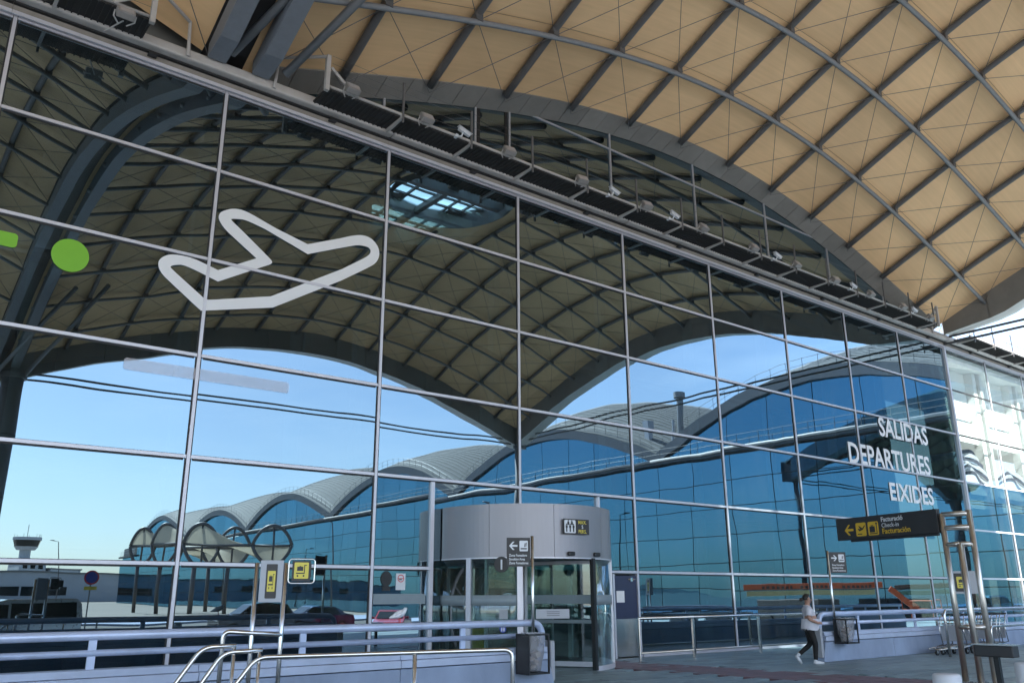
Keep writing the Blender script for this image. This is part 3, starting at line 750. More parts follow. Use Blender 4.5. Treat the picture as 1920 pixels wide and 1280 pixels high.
cwA = catwalk(7.15, 36.3, 'grey maintenance catwalk with floodlights running along the top of the glass', pstart=9.18); gate(7.15, 1, cwA); gate(36.2, -1, cwA)
cwB = catwalk(-10.0, 3.35, 'short catwalk piece at the top left picture corner', pstart=-8.6); gate(3.3, -1, cwB)
cwC = catwalk(39.2, 51.5, 'sunlit catwalk on the right beyond the canopy edge', pstart=39.6)
hd = thing('head_beam', 'long pale painted beam and flashing capping the glass wall', 'beam', (20, -0.2, 12.6))
for a, c in ((-13.0, 1.0), (1.006, 9.4), (9.406, 17.8), (17.806, 26.2), (26.206, 34.6), (34.606, 43.0), (43.006, 52.0)):
    bb = B(); bb.box((a, -0.40, 12.73), (c, -0.15, 12.97)); bb.build('beam_length', 'beam_paint', hd, bevel=0.05)
    bb = B(); bb.box((a, -0.115, 12.565), (c, 0.30, 12.60)); bb.box((a, -0.105, 12.603), (c, 0.29, 12.9)); bb.build('flashing', 'flashing', hd)
    bb = B(); bb.box((a, -0.14, 12.48), (c, -0.095, 12.56)); bb.build('drip_edge', 'alu', hd)
    bb = B(); bb.box((a, -0.20, 12.69), (c, -0.11, 12.727)); bb.build('shadow_gap', 'gasket', hd)
for k in range(14):
    x = -10+k*4.2+1.0
    bb = B(); bb.box((x-0.09, -0.30, 12.60), (x+0.09, -0.14, 12.64)); bb.build('clip', 'black', hd)
# floodlights and cameras
def floodlight_mesh():
    t = thing('floodlight', '', 'floodlight', (0, 0, 0), 'floodlights along the catwalk')
    M = Matrix.Rotation(math.radians(-32), 4, 'X')
    bb = B(); bb.box((-0.22, -0.10, -0.16), (0.22, 0.10, 0.16), 0, M); bb.build('housing', 'lamp_body', t, bevel=0.03)
    bb = B(); bb.box((-0.17, -0.112, -0.12), (0.17, -0.103, 0.12), 0, M); bb.build('lens', 'lamp_lens', t)
    bb = B(); bb.tube([(-0.25, 0.0, 0.0), (-0.25, 0.12, -0.1), (-0.1, 0.28, -0.16)], 0.02, 6); bb.tube([(0.25, 0.0, 0.0), (0.25, 0.12, -0.1), (0.1, 0.28, -0.16)], 0.02, 6)
    bb.tube([(0, 0.2, -0.1), (-0.28, 0.9, -0.12)], 0.02, 6); bb.build('bracket', 'beam_paint', t)
    return t
fl0 = floodlight_mesh(); FX = [7.75, 9.80, 12.40, 15.03, 17.70, 20.35, 23.0, 25.5, 28.0, 30.5, 33.0, 35.3]
for k, x in enumerate(FX):
    o = fl0 if k == 0 else copy_tree(fl0)
    o.location = (x, -1.28, 12.92); o.scale = (0.78, 0.78, 0.78); o.rotation_euler = (0, 0, math.radians(rnd.uniform(-9, 4)))
    o['label'] = 'grey floodlight on the main catwalk rim, %s from the left' % ORD[k]
o = copy_tree(fl0); o.location = (2.78, -1.30, 12.60); o['label'] = 'grey floodlight on the short catwalk at the top left corner'
def cctv():
    t = thing('security_camera', '', 'camera', (0, 0, 0), 'cameras along the catwalk')
    M = Matrix.Rotation(math.radians(16), 4, 'Y')
    bb = B(); bb.box((-0.22, -0.06, -0.05), (0.22, 0.06, 0.07), 0, M); bb.build('housing', 'white_paint', t, bevel=0.015)
    bb = B(); bb.box((-0.26, -0.075, 0.072), (0.27, 0.075, 0.085), 0, M); bb.build('sunshield', 'white_paint', t)
    bb = B(); bb.tube([(0.21, 0, -0.05), (0.228, 0, -0.055)], 0.045, 10); bb.build('lens', 'black', t)
    bb = B(); bb.tube([(-0.05, 0, -0.04), (-0.08, 0.02, -0.16), (-0.22, 0.14, -0.18)], 0.028, 6); bb.box((-0.27, 0.05, -0.22), (-0.18, 0.2, -0.12)); bb.build('mount', 'white_paint', t)
    return t
c0 = cctv()
for k, x in enumerate([10.95, 16.35, 19.0, 24.4, 29.3, 34.0]):
    o = c0 if k == 0 else copy_tree(c0); o.location = (x, -1.25, 12.97); o.scale = (0.8, 0.8, 0.8)
    o['label'] = 'white bullet camera on the catwalk rim, %s from the left' % ORD[k]

# ================================================================== sunlit part right of the corner
f2 = thing('sunlit_facade', 'sunlit glass wall right of the corner with white columns showing behind the panes', 'glass facade', (45, 0, 0))
for i in range(10, 13):
    bar('mullion', 'gasket', f2, (MX(i)-0.03, -0.012, 0.0), (MX(i)+0.03, 0.0, 12.53)); bar('mullion', 'alu', f2, (MX(i)-0.022, -0.06, 0.0), (MX(i)+0.022, -0.013, 12.53))
for i in range(9, 12):
    for r in range(0, 6):
        pane(f2, MX(i)+(0.09 if i == 9 else 0.02), MX(i+1)-0.02, ROWS[r]+0.01, ROWS[r+1]-0.01, me=PANE_CLEAR if r >= 3 else PANE)
    for r in range(1, 7):
        z = ROWS[r]-(0.05 if r == 6 else 0)
        bar('transom', 'gasket' if r in (4, 5) else 'alu', f2, (MX(i)+0.075, -0.05, z-0.035), (MX(i+1)-0.075, -0.011, z+0.035))
# white structure behind
for i in range(9, 13):
    x = MX(i)
    bb = B(); bb.box((x-0.62, 0.42, 0.0), (x-0.25, 0.795, 11.94)); bb.build('inner_column', 'white_wall', f2)
    bb = B(); bb.box((x-0.12, 0.30, 0.0), (x+0.12, 0.60, 11.94)); bb.build('inner_column', 'white_wall', f2)
for z0, z1, y in ((11.95, 12.3, 0.06), (8.42, 8.75, 0.62), (6.0, 6.35, 0.62)):
    bb = B(); bb.box((39.0, y, z0), (51.5, y+1.6, z1)); bb.build('inner_beam', 'white_wall', f2)
for i in range(9, 12):
    x = MX(i)
    for x0, x1, z0, z1 in ((x+0.02, x+1.5, 8.8, 11.94), (x+1.54, x+4.18, 8.8, 11.94), (x+0.02, x+4.18, 2.2, 5.99), (x+0.02, x+1.2, 6.36, 8.40)):
        bb = B(); bb.box((x0, 0.8, z0), (x1, 0.9, z1)); bb.build('wall_panel', 'white_wall', f2)
# striped drape behind the third row
bb = B()
for k in range(18):
    for s in range(7):
        pass
for i in (9, 10):
    x = MX(i)
    for s in range(7 if i == 9 else 4):
        bb = B(); n = 14
        for k in range(n+1):
            a = k/n; xx = x+0.3+a*3.2; zz = 6.35+0.85*math.sin(PI*(0.10+a*0.80))+0.165*s-0.35; yy = 0.50+0.10*math.sin(a*9+s)
            bb.v += [(xx, yy, zz), (xx, yy-0.05, zz+0.165)]
        for k in range(n): bb.f.append((2*k, 2*k+1, 2*k+3, 2*k+2)); bb.m.append(0)
        bb.build('drape_stripe', 'drape' if s % 2 else 'drape_dark', f2, smooth=True)
# bright inner door frame
df = thing('inner_doorway', 'bright white sunlit doorway behind the lower glass at the right', 'doorway', (40.6, 1.2, 0))
for a, c in (((39.9, 0.9, 0), (40.25, 1.2, 2.05)), ((41.5, 0.9, 0), (41.9, 1.2, 2.05)), ((39.9, 0.9, 2.053), (41.9, 1.2, 2.2)), ((40.25, 1.5, 0.02), (41.5, 1.55, 2.05))):
    bb = B(); bb.box(a, c); bb.build('door_frame', 'white_wall', df)
# roof seen over the sunlit part
rf = thing('end_roof', 'pale seamed metal roof with railing rising behind the sunlit catwalk', 'roof', (48, 4, 12.6))
bb = B(); n = 30
def zr(x): return 13.15 + 0.5*max(0, math.sin(PI*min(1, max(0, (x-38.9)/33.4))))
for k in range(n+1):
    x = 39.3+33*k/n; bb.v += [(x, 1.0, zr(x)), (x, 12.0, zr(x)+0.9)]
for k in range(n): bb.f.append((2*k, 2*k+1, 2*k+3, 2*k+2)); bb.m.append(0)
bb.build('roof_sheet', 'roof_metal', rf)
bb = B()
for k in range(70):
    x = 39.4+k*0.45; z = zr(x); bb.box((x-0.02, 1.0, z), (x+0.02, 1.05, z+0.06)); bb.tube([(x, 1.02, z+0.03), (x, 12, z+0.93)], 0.03, 4)
bb.build('roof_seams', 'roof_metal', rf)
for k in range(9):
    x = 39.8+k*1.5; bb = B(); bb.tube([(x, 0.9, zr(x)), (x, 0.9, zr(x)+1.25)], 0.025, 6); bb.build('railing_post', 'steel_light', rf)
bb = B()
for dz in (0.65, 1.2): bb.tube([(39.8+k*0.75, 0.9, zr(39.8+k*0.75)+dz) for k in range(17)], 0.02, 5)
bb.build('railing_rail', 'steel_light', rf)
bb = B(); bb.box((39.0, 0.35, 12.6), (72, 1.0, 13.3)); bb.build('gutter', 'white_paint', rf)

# ================================================================== hall behind the glass
hall = thing('hall_interior', 'dim departures hall with pale steel frames behind the dark glass', 'hall', (20, 15, 0))
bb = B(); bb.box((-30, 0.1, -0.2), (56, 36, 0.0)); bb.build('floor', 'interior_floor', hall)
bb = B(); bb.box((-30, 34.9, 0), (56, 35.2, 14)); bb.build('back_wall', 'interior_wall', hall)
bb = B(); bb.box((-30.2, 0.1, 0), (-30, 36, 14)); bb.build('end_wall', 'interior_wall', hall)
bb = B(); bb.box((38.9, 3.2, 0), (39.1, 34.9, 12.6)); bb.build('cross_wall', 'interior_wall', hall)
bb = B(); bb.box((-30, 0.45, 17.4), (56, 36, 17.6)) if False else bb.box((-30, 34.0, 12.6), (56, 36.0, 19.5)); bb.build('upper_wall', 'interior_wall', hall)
bb = B(); bb.box((-30, 1.0, 21.9), (V2+1, 37, 22.2)); 
for i in range(-2, 10):
    x = MX(i)
    bb = B(); bb.box((x-0.10, 0.95, 0), (x+0.10, 1.25, 12.5)); bb.build('frame_post', 'interior_steel', hall)
for z in (4.0, 8.2, 12.2):
    bb = B(); bb.tube([(-12, 1.5, z), (38.5, 1.5, z)], 0.07, 8); bb.tube([(-12, 1.9, z+0.35), (38.5, 1.9, z+0.35)], 0.05, 8); bb.build('frame_rail', 'interior_steel', hall)
for k in range(5):
    x = 3+k*8.0; bb = B(); bb.box((x, 8, 0), (x+5.0, 8.8, 1.15)); bb.build('desk', 'counter', hall)
    bb = B(); bb.box((x+0.3, 8.9, 2.3), (x+4.7, 9.0, 2.9)); bb.build('display_board', 'dark_plastic', hall)
for k in range(4):
    x = 4+k*9.5; bb = B(); bb.tube([(x, 14, 0), (x, 14, 13)], 0.3, 16); bb.build('column', 'interior_steel', hall, smooth=True)
bb = B(); bb.box((25.5, 2.0, 0), (37.5, 2.15, 1.1)); bb.build('partition', 'counter', hall)
# main roof over the hall to keep the daylight out
mr_ = thing('main_roof', 'metal roof of the terminal hall above the glass wall', 'roof', (0, 18, 13))
bb = B(); bb.box((-31, 0.42, 21.6), (V1-0.3, 36, 21.9)); bb.build('roof_sheet', 'roof_metal', mr_)
bb = B(); bb.box((V1-0.6, 0.42, 12.62), (V1-0.3, 36, 21.6)); bb.build('side_wall', 'roof_metal', mr_)
bb = B(); bb.box((V2+0.05, 1.05, 12.62), (V2+0.35, 36, 18.5)); bb.build('side_wall', 'roof_metal', mr_)
bb = B(); bb.box((-31, 0.42, 12.62), (V1-0.65, 0.6, 21.6)); bb.build('front_wall', 'roof_metal', mr_)
n = 40; bb = B()
for k in range(n):
    xa, xb = V1-0.3+(V2-V1+0.4)*k/n, V1-0.3+(V2-V1+0.4)*(k+1)/n
    bb.add([(xa, 0.45, zs(xa, 0)+0.05), (xb, 0.45, zs(xb, 0)+0.05), (xb, 3.1, zs(xb, 0)+0.05), (xa, 3.1, zs(xa, 0)+0.05), (xa, 0.45, zs(xa, 0)+0.9), (xb, 0.45, zs(xb, 0)+0.9), (xb, 3.1, zs(xb, 0)+0.95), (xa, 3.1, zs(xa, 0)+0.95)],
           [(0, 3, 2, 1), (4, 5, 6, 7), (0, 1, 5, 4)])
bb.build('link_roof', 'roof_metal', mr_)

# ================================================================== revolving door
rd = thing('revolving_door', 'large grey drum revolving door with curved glass under the wall', 'revolving door', (DRX, DRY, 0))
def arc(r, a0, a1, n): return [(DRX+r*math.sin(math.radians(a0+(a1-a0)*k/n)), DRY-r*math.cos(math.radians(a0+(a1-a0)*k/n))) for k in range(n+1)]
def curved(r0, r1, a0, a1, z0, z1, n=16):
    bb = B(); A, C = arc(r0, a0, a1, n), arc(r1, a0, a1, n)
    bb.add([(x, y, z0) for x, y in A]+[(x, y, z1) for x, y in A]+[(x, y, z0) for x, y in C]+[(x, y, z1) for x, y in C],
           [f for k in range(n) for f in ((k, k+1, n+1+k+1, n+1+k), (2*(n+1)+k, 3*(n+1)+k, 3*(n+1)+k+1, 2*(n+1)+k+1), (k, 2*(n+1)+k, 2*(n+1)+k+1, k+1), (n+1+k, n+1+k+1, 3*(n+1)+k+1, 3*(n+1)+k))]
           + [(0, n+1, 3*(n+1), 2*(n+1)), (n, 2*(n+1)+n, 3*(n+1)+n, n+1+n)])
    return bb
for a0 in (-97, -58.2, -19.4, 19.4, 58.2):
    curved(DRR, DRR-0.05, a0+0.12, a0+38.68, 2.43, 3.60, 12).build('drum_panel', 'drum', rd, smooth=False)
bb = B(); bb.prism([p for p in arc(DRR-0.01, -97, 97, 48)], 'z', 3.56, 3.595); bb.build('drum_top', 'drum', rd)
bb = B(); bb.prism([p for p in arc(DRR-0.06, -97, 97, 48)], 'z', 2.44, 2.48); bb.build('drum_soffit', 'sign_grey', rd)
curved(DRR+0.006, DRR-0.06, -97, 97, 2.40, 2.428, 40).build('drum_rim', 'alu', rd)
for a0, a1 in ((-104, -73), (-71, -41), (11, 42), (45, 72), (74, 104)):
    curved(DRR-0.03, DRR-0.045, a0, a1, 0.10, 2.40, 10).build('curved_glass', 'glass_door', rd, smooth=True)
    curved(DRR-0.020, DRR-0.026, a0, a1, 1.40, 1.62, 10).build('frosted_band', 'frosted', rd, smooth=True)
    curved(DRR, DRR-0.07, a0, a1, 0.0, 0.10, 10).build('sill', 'alu', rd)
for a in (-105, -72, -40, 43.5, 73, 105):
    curved(DRR+0.004, DRR-0.09, a-1.6, a+1.6, 0.0, 2.40, 2).build('door_post', 'alu', rd)
# four wings about the shaft
bb = B(); bb.tube([(DRX, DRY, 0.02), (DRX, DRY, 2.42)], 0.07, 12); bb.build('shaft', 'alu', rd, smooth=True)
for a in (-62, 28, 118, 208):
    M = Matrix.Translation((DRX, DRY, 0)) @ Matrix.Rotation(math.radians(a), 4, 'Z')
    w = B(); w.box((0.10, -0.012, 0.12), (2.02, 0.012, 2.34), 0, M); wg = w.build('wing_glass', 'glass_door', rd)
    w = B(); w.box((0.09, -0.03, 0.03), (0.15, 0.03, 2.40), 0, M); w.box((1.98, -0.03, 0.03), (2.06, 0.03, 2.40), 0, M); w.box((0.15, -0.03, 2.32), (1.98, 0.03, 2.40), 0, M); w.box((0.15, -0.03, 0.03), (1.98, 0.03, 0.14), 0, M)
    w.build('wing_frame', 'alu', rd)
    w = B(); w.box((0.15, -0.018, 0.98), (1.98, 0.018, 1.06), 0, M); w.box((0.15, -0.016, 1.42), (1.98, 0.016, 1.62), 0, M); w.build('push_rail', 'frosted', rd)
# dark leaf edge standing out at the right of the opening
M = Matrix.Translation((DRX+DRR*math.sin(math.radians(9)), DRY-DRR*math.cos(math.radians(9)), 0)) @ Matrix.Rotation(math.radians(9), 4, 'Z')
w = B(); w.box((-0.06, -0.05, 0.02), (0.03, 0.05, 2.42), 0, M); w.build('leaf_edge', 'black', rd)
# sensors
for a in (-9, 12):
    (x, y), = arc(DRR+0.02, a, a, 1)[:1]
    bb = B(); bb.box((x-0.09, y-0.06, 2.46), (x+0.09, y+0.02, 2.55)); bb.build('sensor', 'black', rd, bevel=0.02)
# sign MAX. 5 PERS. on the drum
ac = math.radians(-5.0)
sgx, sgy = DRX+DRR*math.sin(ac), DRY-DRR*math.cos(ac)-0.035
xd = Vector((math.cos(ac), math.sin(ac), 0))
F = frame((sgx-0.37, sgy+0.37*math.sin(0.087), 2.93), xd) @ Matrix.Diagonal((0.85, 0.85, 1, 1))
ms = thing('capacity_sign', 'black and yellow plate reading MAX. 5 PERS. on the grey drum', 'sign', (sgx, sgy, 2.9))
plate([(0, 0), (0.86, 0), (0.86, 0.40), (0, 0.40)], 0.012, F).build('plate', 'black_sign', ms)
plate(rounded(0.03, 0.40, 0.03, 0.37, 0.03), 0.004, F @ Matrix.Translation((0, 0, 0.0125))).build('pictogram_ground', 'sign_white', ms)
bb = B()
for k, (cx_, cz_) in enumerate(((0.10, 0.22), (0.215, 0.22), (0.33, 0.22), (0.155, 0.31), (0.275, 0.31))):
    for pl_ in (disc(cx_, cz_+0.035, 0.02, n=10), [(cx_-0.032, cz_-0.06), (cx_+0.032, cz_-0.06), (cx_+0.032, cz_+0.012), (cx_-0.032, cz_+0.012)], [(cx_-0.02, cz_-0.16 if cz_ < 0.3 else cz_-0.07), (cx_+0.02, cz_-0.16 if cz_ < 0.3 else cz_-0.07), (cx_+0.02, cz_-0.061), (cx_-0.02, cz_-0.061)]):
        b1 = plate(pl_, 0.003+0.0004*k, F @ Matrix.Translation((0, 0, 0.0168))); bb.add(b1.v, b1.f)
bb.build('people_pictogram', 'black', ms)
for s, z, m_ in (('MAX.', 0.275, 'sign_yellow'), ('5', 0.155, 'sign_white'), ('PERS.', 0.035, 'sign_yellow')):
    put_mesh(text_mesh(s, 0.13, 0.88, 0.003, 0.0012, spacing=1.06, align='CENTER'), 'lettering', m_, F @ Matrix.Translation((0.63, z, 0.016)), ms)
# disc with the door number
ac = math.radians(-50.5); px_, py_ = DRX+(DRR+0.02)*math.sin(ac), DRY-(DRR+0.02)*math.cos(ac)
F = frame((px_, py_, 2.27), (math.cos(ac), math.sin(ac), 0))
dn = plate(disc(0, 0, 0.17), 0.008, F).build('door_number', 'black_sign'); tag(dn, 'dark disc with a white figure 1 on the drum glass', 'sign')
put_mesh(text_mesh('1', 0.30, 1.0, 0.002, 0.004, align='CENTER'), 'figure', 'sign_white', F @ Matrix.Translation((0, -0.105, 0.0115)), dn)
F = frame((px_+0.02, py_-0.02, 0.92), (math.cos(ac), math.sin(ac), 0))
bs = plate(disc(0, 0, 0.075), 0.006, F).build('blue_sticker', 'blue_ink'); tag(bs, 'small round blue pictogram sticker on the drum post', 'sticker')
bb = B()
for cx_ in (-0.025, 0.025):
    for pl_ in (disc(cx_, 0.035, 0.013, n=8), [(cx_-0.015, -0.05), (cx_+0.015, -0.05), (cx_+0.015, 0.018), (cx_-0.015, 0.018)]):
        b1 = plate(pl_, 0.002, F @ Matrix.Translation((0, 0, 0.0068))); bb.add(b1.v, b1.f)
bb.build('figures', 'sign_white', bs)
ypan = B(); ypan.box((DRX-0.9, DRY+0.9, 0.0), (DRX-0.35, DRY+0.95, 1.05)); ypan.box((DRX-0.9, DRY+0.7, 0.0), (DRX-0.35, DRY+0.898, 0.04))
tag(ypan.build('floor_stand', 'sign_yellow'), 'yellow upright panel standing inside the revolving door', 'floor sign')
for s_, a in ((0, -64), (1, -22)):
    ac = math.radians(a); x_, y_ = DRX+(DRR-0.35)*math.sin(ac), DRY-(DRR-0.35)*math.cos(ac)
    F = frame((x_-0.3, y_, 1.12), (math.cos(ac), math.sin(ac), 0))
    nt_ = plate([(0, 0), (0.78, 0), (0.78, 0.2), (0, 0.2)], 0.004, F).build('door_notice', 'sign_grey'); tag(nt_, 'pale strip notice inside the drum glass, %s' % ('left one' if s_ == 0 else 'right one'), 'notice')
    bb = B()
    for q_ in range(3):
        b1 = plate([(0.25, 0.06+q_*0.04), (0.55, 0.06+q_*0.04), (0.55, 0.07+q_*0.04), (0.25, 0.07+q_*0.04)], 0.002, F @ Matrix.Translation((0, 0, 0.0045))); bb.add(b1.v, b1.f)
    bb.build('print', 'black', nt_)

# ================================================================== parapets with tube rails
def parapet(x0, x1, y, end, label):
    t = thing('parapet_wall', label, 'parapet', ((x0+x1)/2, y, 0))
    d = 1 if end == x1 else -1
    L_ = abs(x1-x0); n = int(L_/2.9); 
    for k in range(n):
        a, c = x0+L_*k/n+0.004, x0+L_*(k+1)/n-0.004
        if (k == n-1 and d > 0): poly = [(a, 0), (c+0.05, 0), (c-0.10, 0.47), (a, 0.47)]
        elif (k == 0 and d < 0): poly = [(a-0.05, 0), (c, 0), (c, 0.47), (a+0.10, 0.47)]
        else: poly = [(a, 0), (c, 0), (c, 0.47), (a, 0.47)]
        bb = B(); bb.prism(poly, 'y', y-0.16, y+0.16); bb.build('wall_panel', 'concrete', t, bevel=0.012)
        e0, e1 = (a+0.1 if (k == 0 and d < 0) else a), (c-0.1 if (k == n-1 and d > 0) else c)
        bb = B(); bb.box((e0, y-0.18, 0.485), (e1, y+0.18, 0.60)); bb.box((e0, y-0.14, 0.606), (e1, y+0.14, 0.70)); bb.build('coping', 'coping', t, bevel=0.008)
    hi, lo = 1.12, 0.90
    e = end - d*0.35
    o0 = x0 if d > 0 else x1
    def railpath(z, rr):
        p = [(o0, y, z), (e, y, z)]
        for k in range(1, 7):
            a = k/6*PI/2; p.append((e+d*rr*math.sin(a), y, z-rr*(1-math.cos(a))))
        return p
    bb = B(); pth = railpath(hi, 0.22)+[(e+d*0.22, y, 0.45)]; bb.tube(pth, 0.062, 12); bb.build('hand_rail', 'alu_rail', t, smooth=True)
    bb = B(); bb.tube([(o0, y, lo), (e+d*0.2, y, lo)], 0.045, 10); bb.build('lower_rail', 'alu_rail', t, smooth=True)
    k = 0; x = e-d*1.6
    while (x > x0 if d > 0 else x < x1):
        bb = B(); bb.box((x-0.05, y-0.02, 0.70), (x+0.05, y+0.02, hi-0.05)); bb.build('rail_post', 'alu_rail', t); x -= d*3.0
    bb = B(); q0 = end-d*0.03; bb.box((min(q0, q0+d*0.10), y-0.14, 0.1), (max(q0, q0+d*0.10), y+0.14, 0.80)); bb.build('end_plate', 'sign_grey', t, bevel=0.02)
    return t
parapet(-12.0, 10.95, -4.2, 10.95, 'pale concrete parapet with tube rails left of the revolving door')
parapet(19.85, 40.0, -4.2, 19.85, 'pale concrete parapet with tube rails behind the luggage trolleys')
# litter bins hanging at the parapet ends
def bin_(x, y, z0, z1, w, label, s):
    t = thing('litter_bin', label, 'litter bin', (x, y, z0), 'wire litter bins')
    bb = B()
    for xx in (x-w/2, x+w/2):
        for yy in (y-0.17, y+0.17): bb.box((xx-0.014, yy-0.014, z0), (xx+0.014, yy+0.014, z1))
    for zz in (z0, z1-0.03):
        bb.box((x-w/2, y-0.18, zz), (x+w/2, y-0.155, zz+0.03)); bb.box((x-w/2, y+0.155, zz), (x+w/2, y+0.18, zz+0.03)); bb.box((x-w/2-0.012, y-0.18, zz), (x-w/2+0.012, y+0.18, zz+0.03)); bb.box((x+w/2-0.012, y-0.18, zz), (x+w/2+0.012, y+0.18, zz+0.03))
    bb.box((x-w/2, y+0.16, z0+0.03), (x+w/2, y+0.17, z1-0.03)); bb.box((x-w/2, y-0.17, z0), (x+w/2, y+0.17, z0+0.02)); bb.build('frame', 'black', t)
    if s > 0: 
        bb = B(); bb.box((x-w/2-0.012, y-0.165, z0+0.03), (x-w/2+0.01, y+0.15, z1-0.04)); bb.build('side_panel', 'dark_plastic', t)
    # bag: pleated sack
    bb = B(); n, h = 26, 9; rr = random.Random(int(x*10))
    for q in range(h+1):
        f = q/h; z = z0+0.05+(z1-z0-0.03)*f; rad = (w/2-0.03)*(0.62+0.36*math.sin(min(1, f*1.25)*PI/2))
        for k in range(n):
            a = 2*PI*k/n; pr = 1+0.10*math.sin(k*3.1+q*0.7)+rr.uniform(-0.04, 0.04)
            bb.v.append((x+max(-w/2+0.02, min(w/2-0.02, rad*1.15*pr*math.cos(a))), y+max(-0.155, min(0.15, 0.9*rad*pr*math.sin(a)))-0.0, z))
    for q in range(h):
        for k in range(n): bb.f.append((q*n+k, q*n+(k+1) % n, (q+1)*n+(k+1) % n, (q+1)*n+k)); bb.m.append(0)
    bb.f.append(tuple(range(n))); bb.m.append(0); bb.build('bin_bag', 'bag_film', t, smooth=True)
    bb = B()
    for q in range(6):
        cx_, cz_ = x+rr.uniform(-0.1, 0.1), z0+0.10+q*0.045; bb.box((cx_-0.06, y-0.08, cz_), (cx_+0.05, y+0.07, cz_+0.05), 0, Matrix.Translation((cx_, y, cz_)) @ Matrix.Rotation(rr.uniform(-0.5, 0.5), 4, 'Y') @ Matrix.Translation((-cx_, -y, -cz_)))
    bb.build('litter', 'rubbish', t)
    return t
bin_(10.28, -4.58, 0.27, 0.95, 0.46, 'black framed bin with grey bag at the left parapet end', 1)
bin_(20.55, -4.58, 0.42, 1.02, 0.50, 'black framed bin with grey bag behind the walking person', -1)
# steel balustrade beside the service door
rl = thing('steel_balustrade', 'low stainless balustrade in front of the glass behind the walking person', 'balustrade', (20.5, -1.2, 0))
for x in (18.7, 21.6, 24.4):
    bb = B(); bb.box((x-0.035, -1.23, 0.0), (x+0.035, -1.17, 1.0)); bb.build('post', 'stainless', rl)
bb = B(); bb.tube([(16.6, -1.2, 1.04), (24.6, -1.2, 1.04)], 0.035, 10); bb.build('hand_rail', 'stainless', rl, smooth=True)
bb = B(); bb.tube([(16.6, -1.2, 0.20), (24.6, -1.2, 0.20)], 0.028, 8); bb.build('lower_rail', 'satin_steel', rl, smooth=True)
bb = B(); bb.tube([(16.6, -1.2, 0.0), (16.6, -1.2, 1.04)], 0.03, 8); bb.build('end_post', 'stainless', rl)

# ================================================================== signs and street furniture
# four-post direction sign
ds = thing('direction_sign', 'black overhead check-in sign with yellow arrow on four steel posts', 'sign', (17.3, -9.1, 0))
A0 = Vector((17.20, -8.95, 0)); DIR = Vector((17.85-17.20, -6.30+8.95, 0)).normalized(); NRM = Vector((-DIR.y, DIR.x, 0))   # NRM points towards the viewer side
if NRM.x > 0: NRM = -NRM
posts_ = {}
for k, (u, w, top) in enumerate(((0.0, 0.0, 3.12), (-0.16, -0.22, 2.52), (-0.34, 0.03, 2.52), (-0.46, -0.20, 3.16))):
    p = A0 + DIR*u + NRM*w; posts_[k] = p
    bb = B(); bb.tube([(p.x, p.y, 0.0), (p.x, p.y, top)], 0.055, 14); bb.build('post', 'satin_steel', ds, smooth=True)
    bb = B(); bb.box((p.x-0.09, p.y-0.09, 0.0), (p.x+0.09, p.y+0.09, 0.03)); bb.build('foot_plate', 'stainless', ds)
for z in (1.0, 2.52):
    for i, j in ((0, 2), (2, 3), (0, 1), (1, 3)):
        bb = B(); bb.tube([(posts_[i].x, posts_[i].y, z), (posts_[j].x, posts_[j].y, z)], 0.045, 8); bb.build('cross_bar', 'satin_steel', ds, smooth=True)
for z in (2.84, 3.10):
    bb = B(); bb.tube([(posts_[0].x, posts_[0].y, z), (posts_[3].x, posts_[3].y, z)], 0.05, 8); bb.build('cross_bar', 'satin_steel', ds, smooth=True)
F = frame(tuple(A0 + DIR*2.72 + NRM*0.06 + Vector((0, 0, 2.75))), -DIR)       # x runs towards the post
zo = (F.to_3x3() @ Vector((0, 0, 1)))
plate([(0, 0), (2.66, 0), (2.66, 0.47), (0, 0.47)], 0.10, F @ Matrix.Translation((0, 0, -0.10))).build('panel', 'black_sign', ds, bevel=0.008)
plate([(0.35, -0.045), (2.60, -0.045), (2.60, -0.004), (0.35, -0.004)], 0.06, F @ Matrix.Translation((0, 0, -0.09))).build('lower_lip', 'black', ds)
Fz = F @ Matrix.Translation((0, 0, 0.0015))
def flat(name, polys, m, par, Fm, th=0.003):
    bb = B()
    for k, pl_ in enumerate(polys):
        b1 = plate(pl_, th+0.0003*k, Fm); bb.add(b1.v, b1.f)
    return bb.build(name, m, par)
flat('arrow', [[(0.24, 0.205), (0.36, 0.325), (0.41, 0.325), (0.32, 0.235), (0.49, 0.235), (0.49, 0.185), (0.32, 0.185), (0.40, 0.095), (0.35, 0.095), (0.24, 0.205)][:9]], 'yellow', ds, Fz)
flat('departure_ground', [rounded(0.565, 0.845, 0.06, 0.345, 0.03)], 'yellow', ds, Fz)
flat('departure_plane', [[(0.62, 0.215), (0.645, 0.225), (0.69, 0.205), (0.64, 0.285), (0.675, 0.275), (0.75, 0.225), (0.815, 0.29), (0.83, 0.275), (0.76, 0.195), (0.66, 0.165)], [(0.605, 0.095), (0.73, 0.095), (0.73, 0.115), (0.605, 0.115)]], 'black_sign', ds, Fz @ Matrix.Translation((0, 0, 0.0035)))
flat('baggage_ground', [rounded(0.905, 1.185, 0.06, 0.345, 0.03)], 'yellow', ds, Fz)
flat('baggage_case', [rounded(0.945, 1.09, 0.12, 0.245, 0.015), [(0.985, 0.25), (1.05, 0.25), (1.05, 0.27), (0.985, 0.27)], [(0.94, 0.085), (1.15, 0.085), (1.15, 0.105), (0.94, 0.105)], [(1.13, 0.11), (1.15, 0.11), (1.15, 0.28), (1.13, 0.28)], disc(1.14, 0.30, 0.024, n=10)], 'black_sign', ds, Fz @ Matrix.Translation((0, 0, 0.0035)))
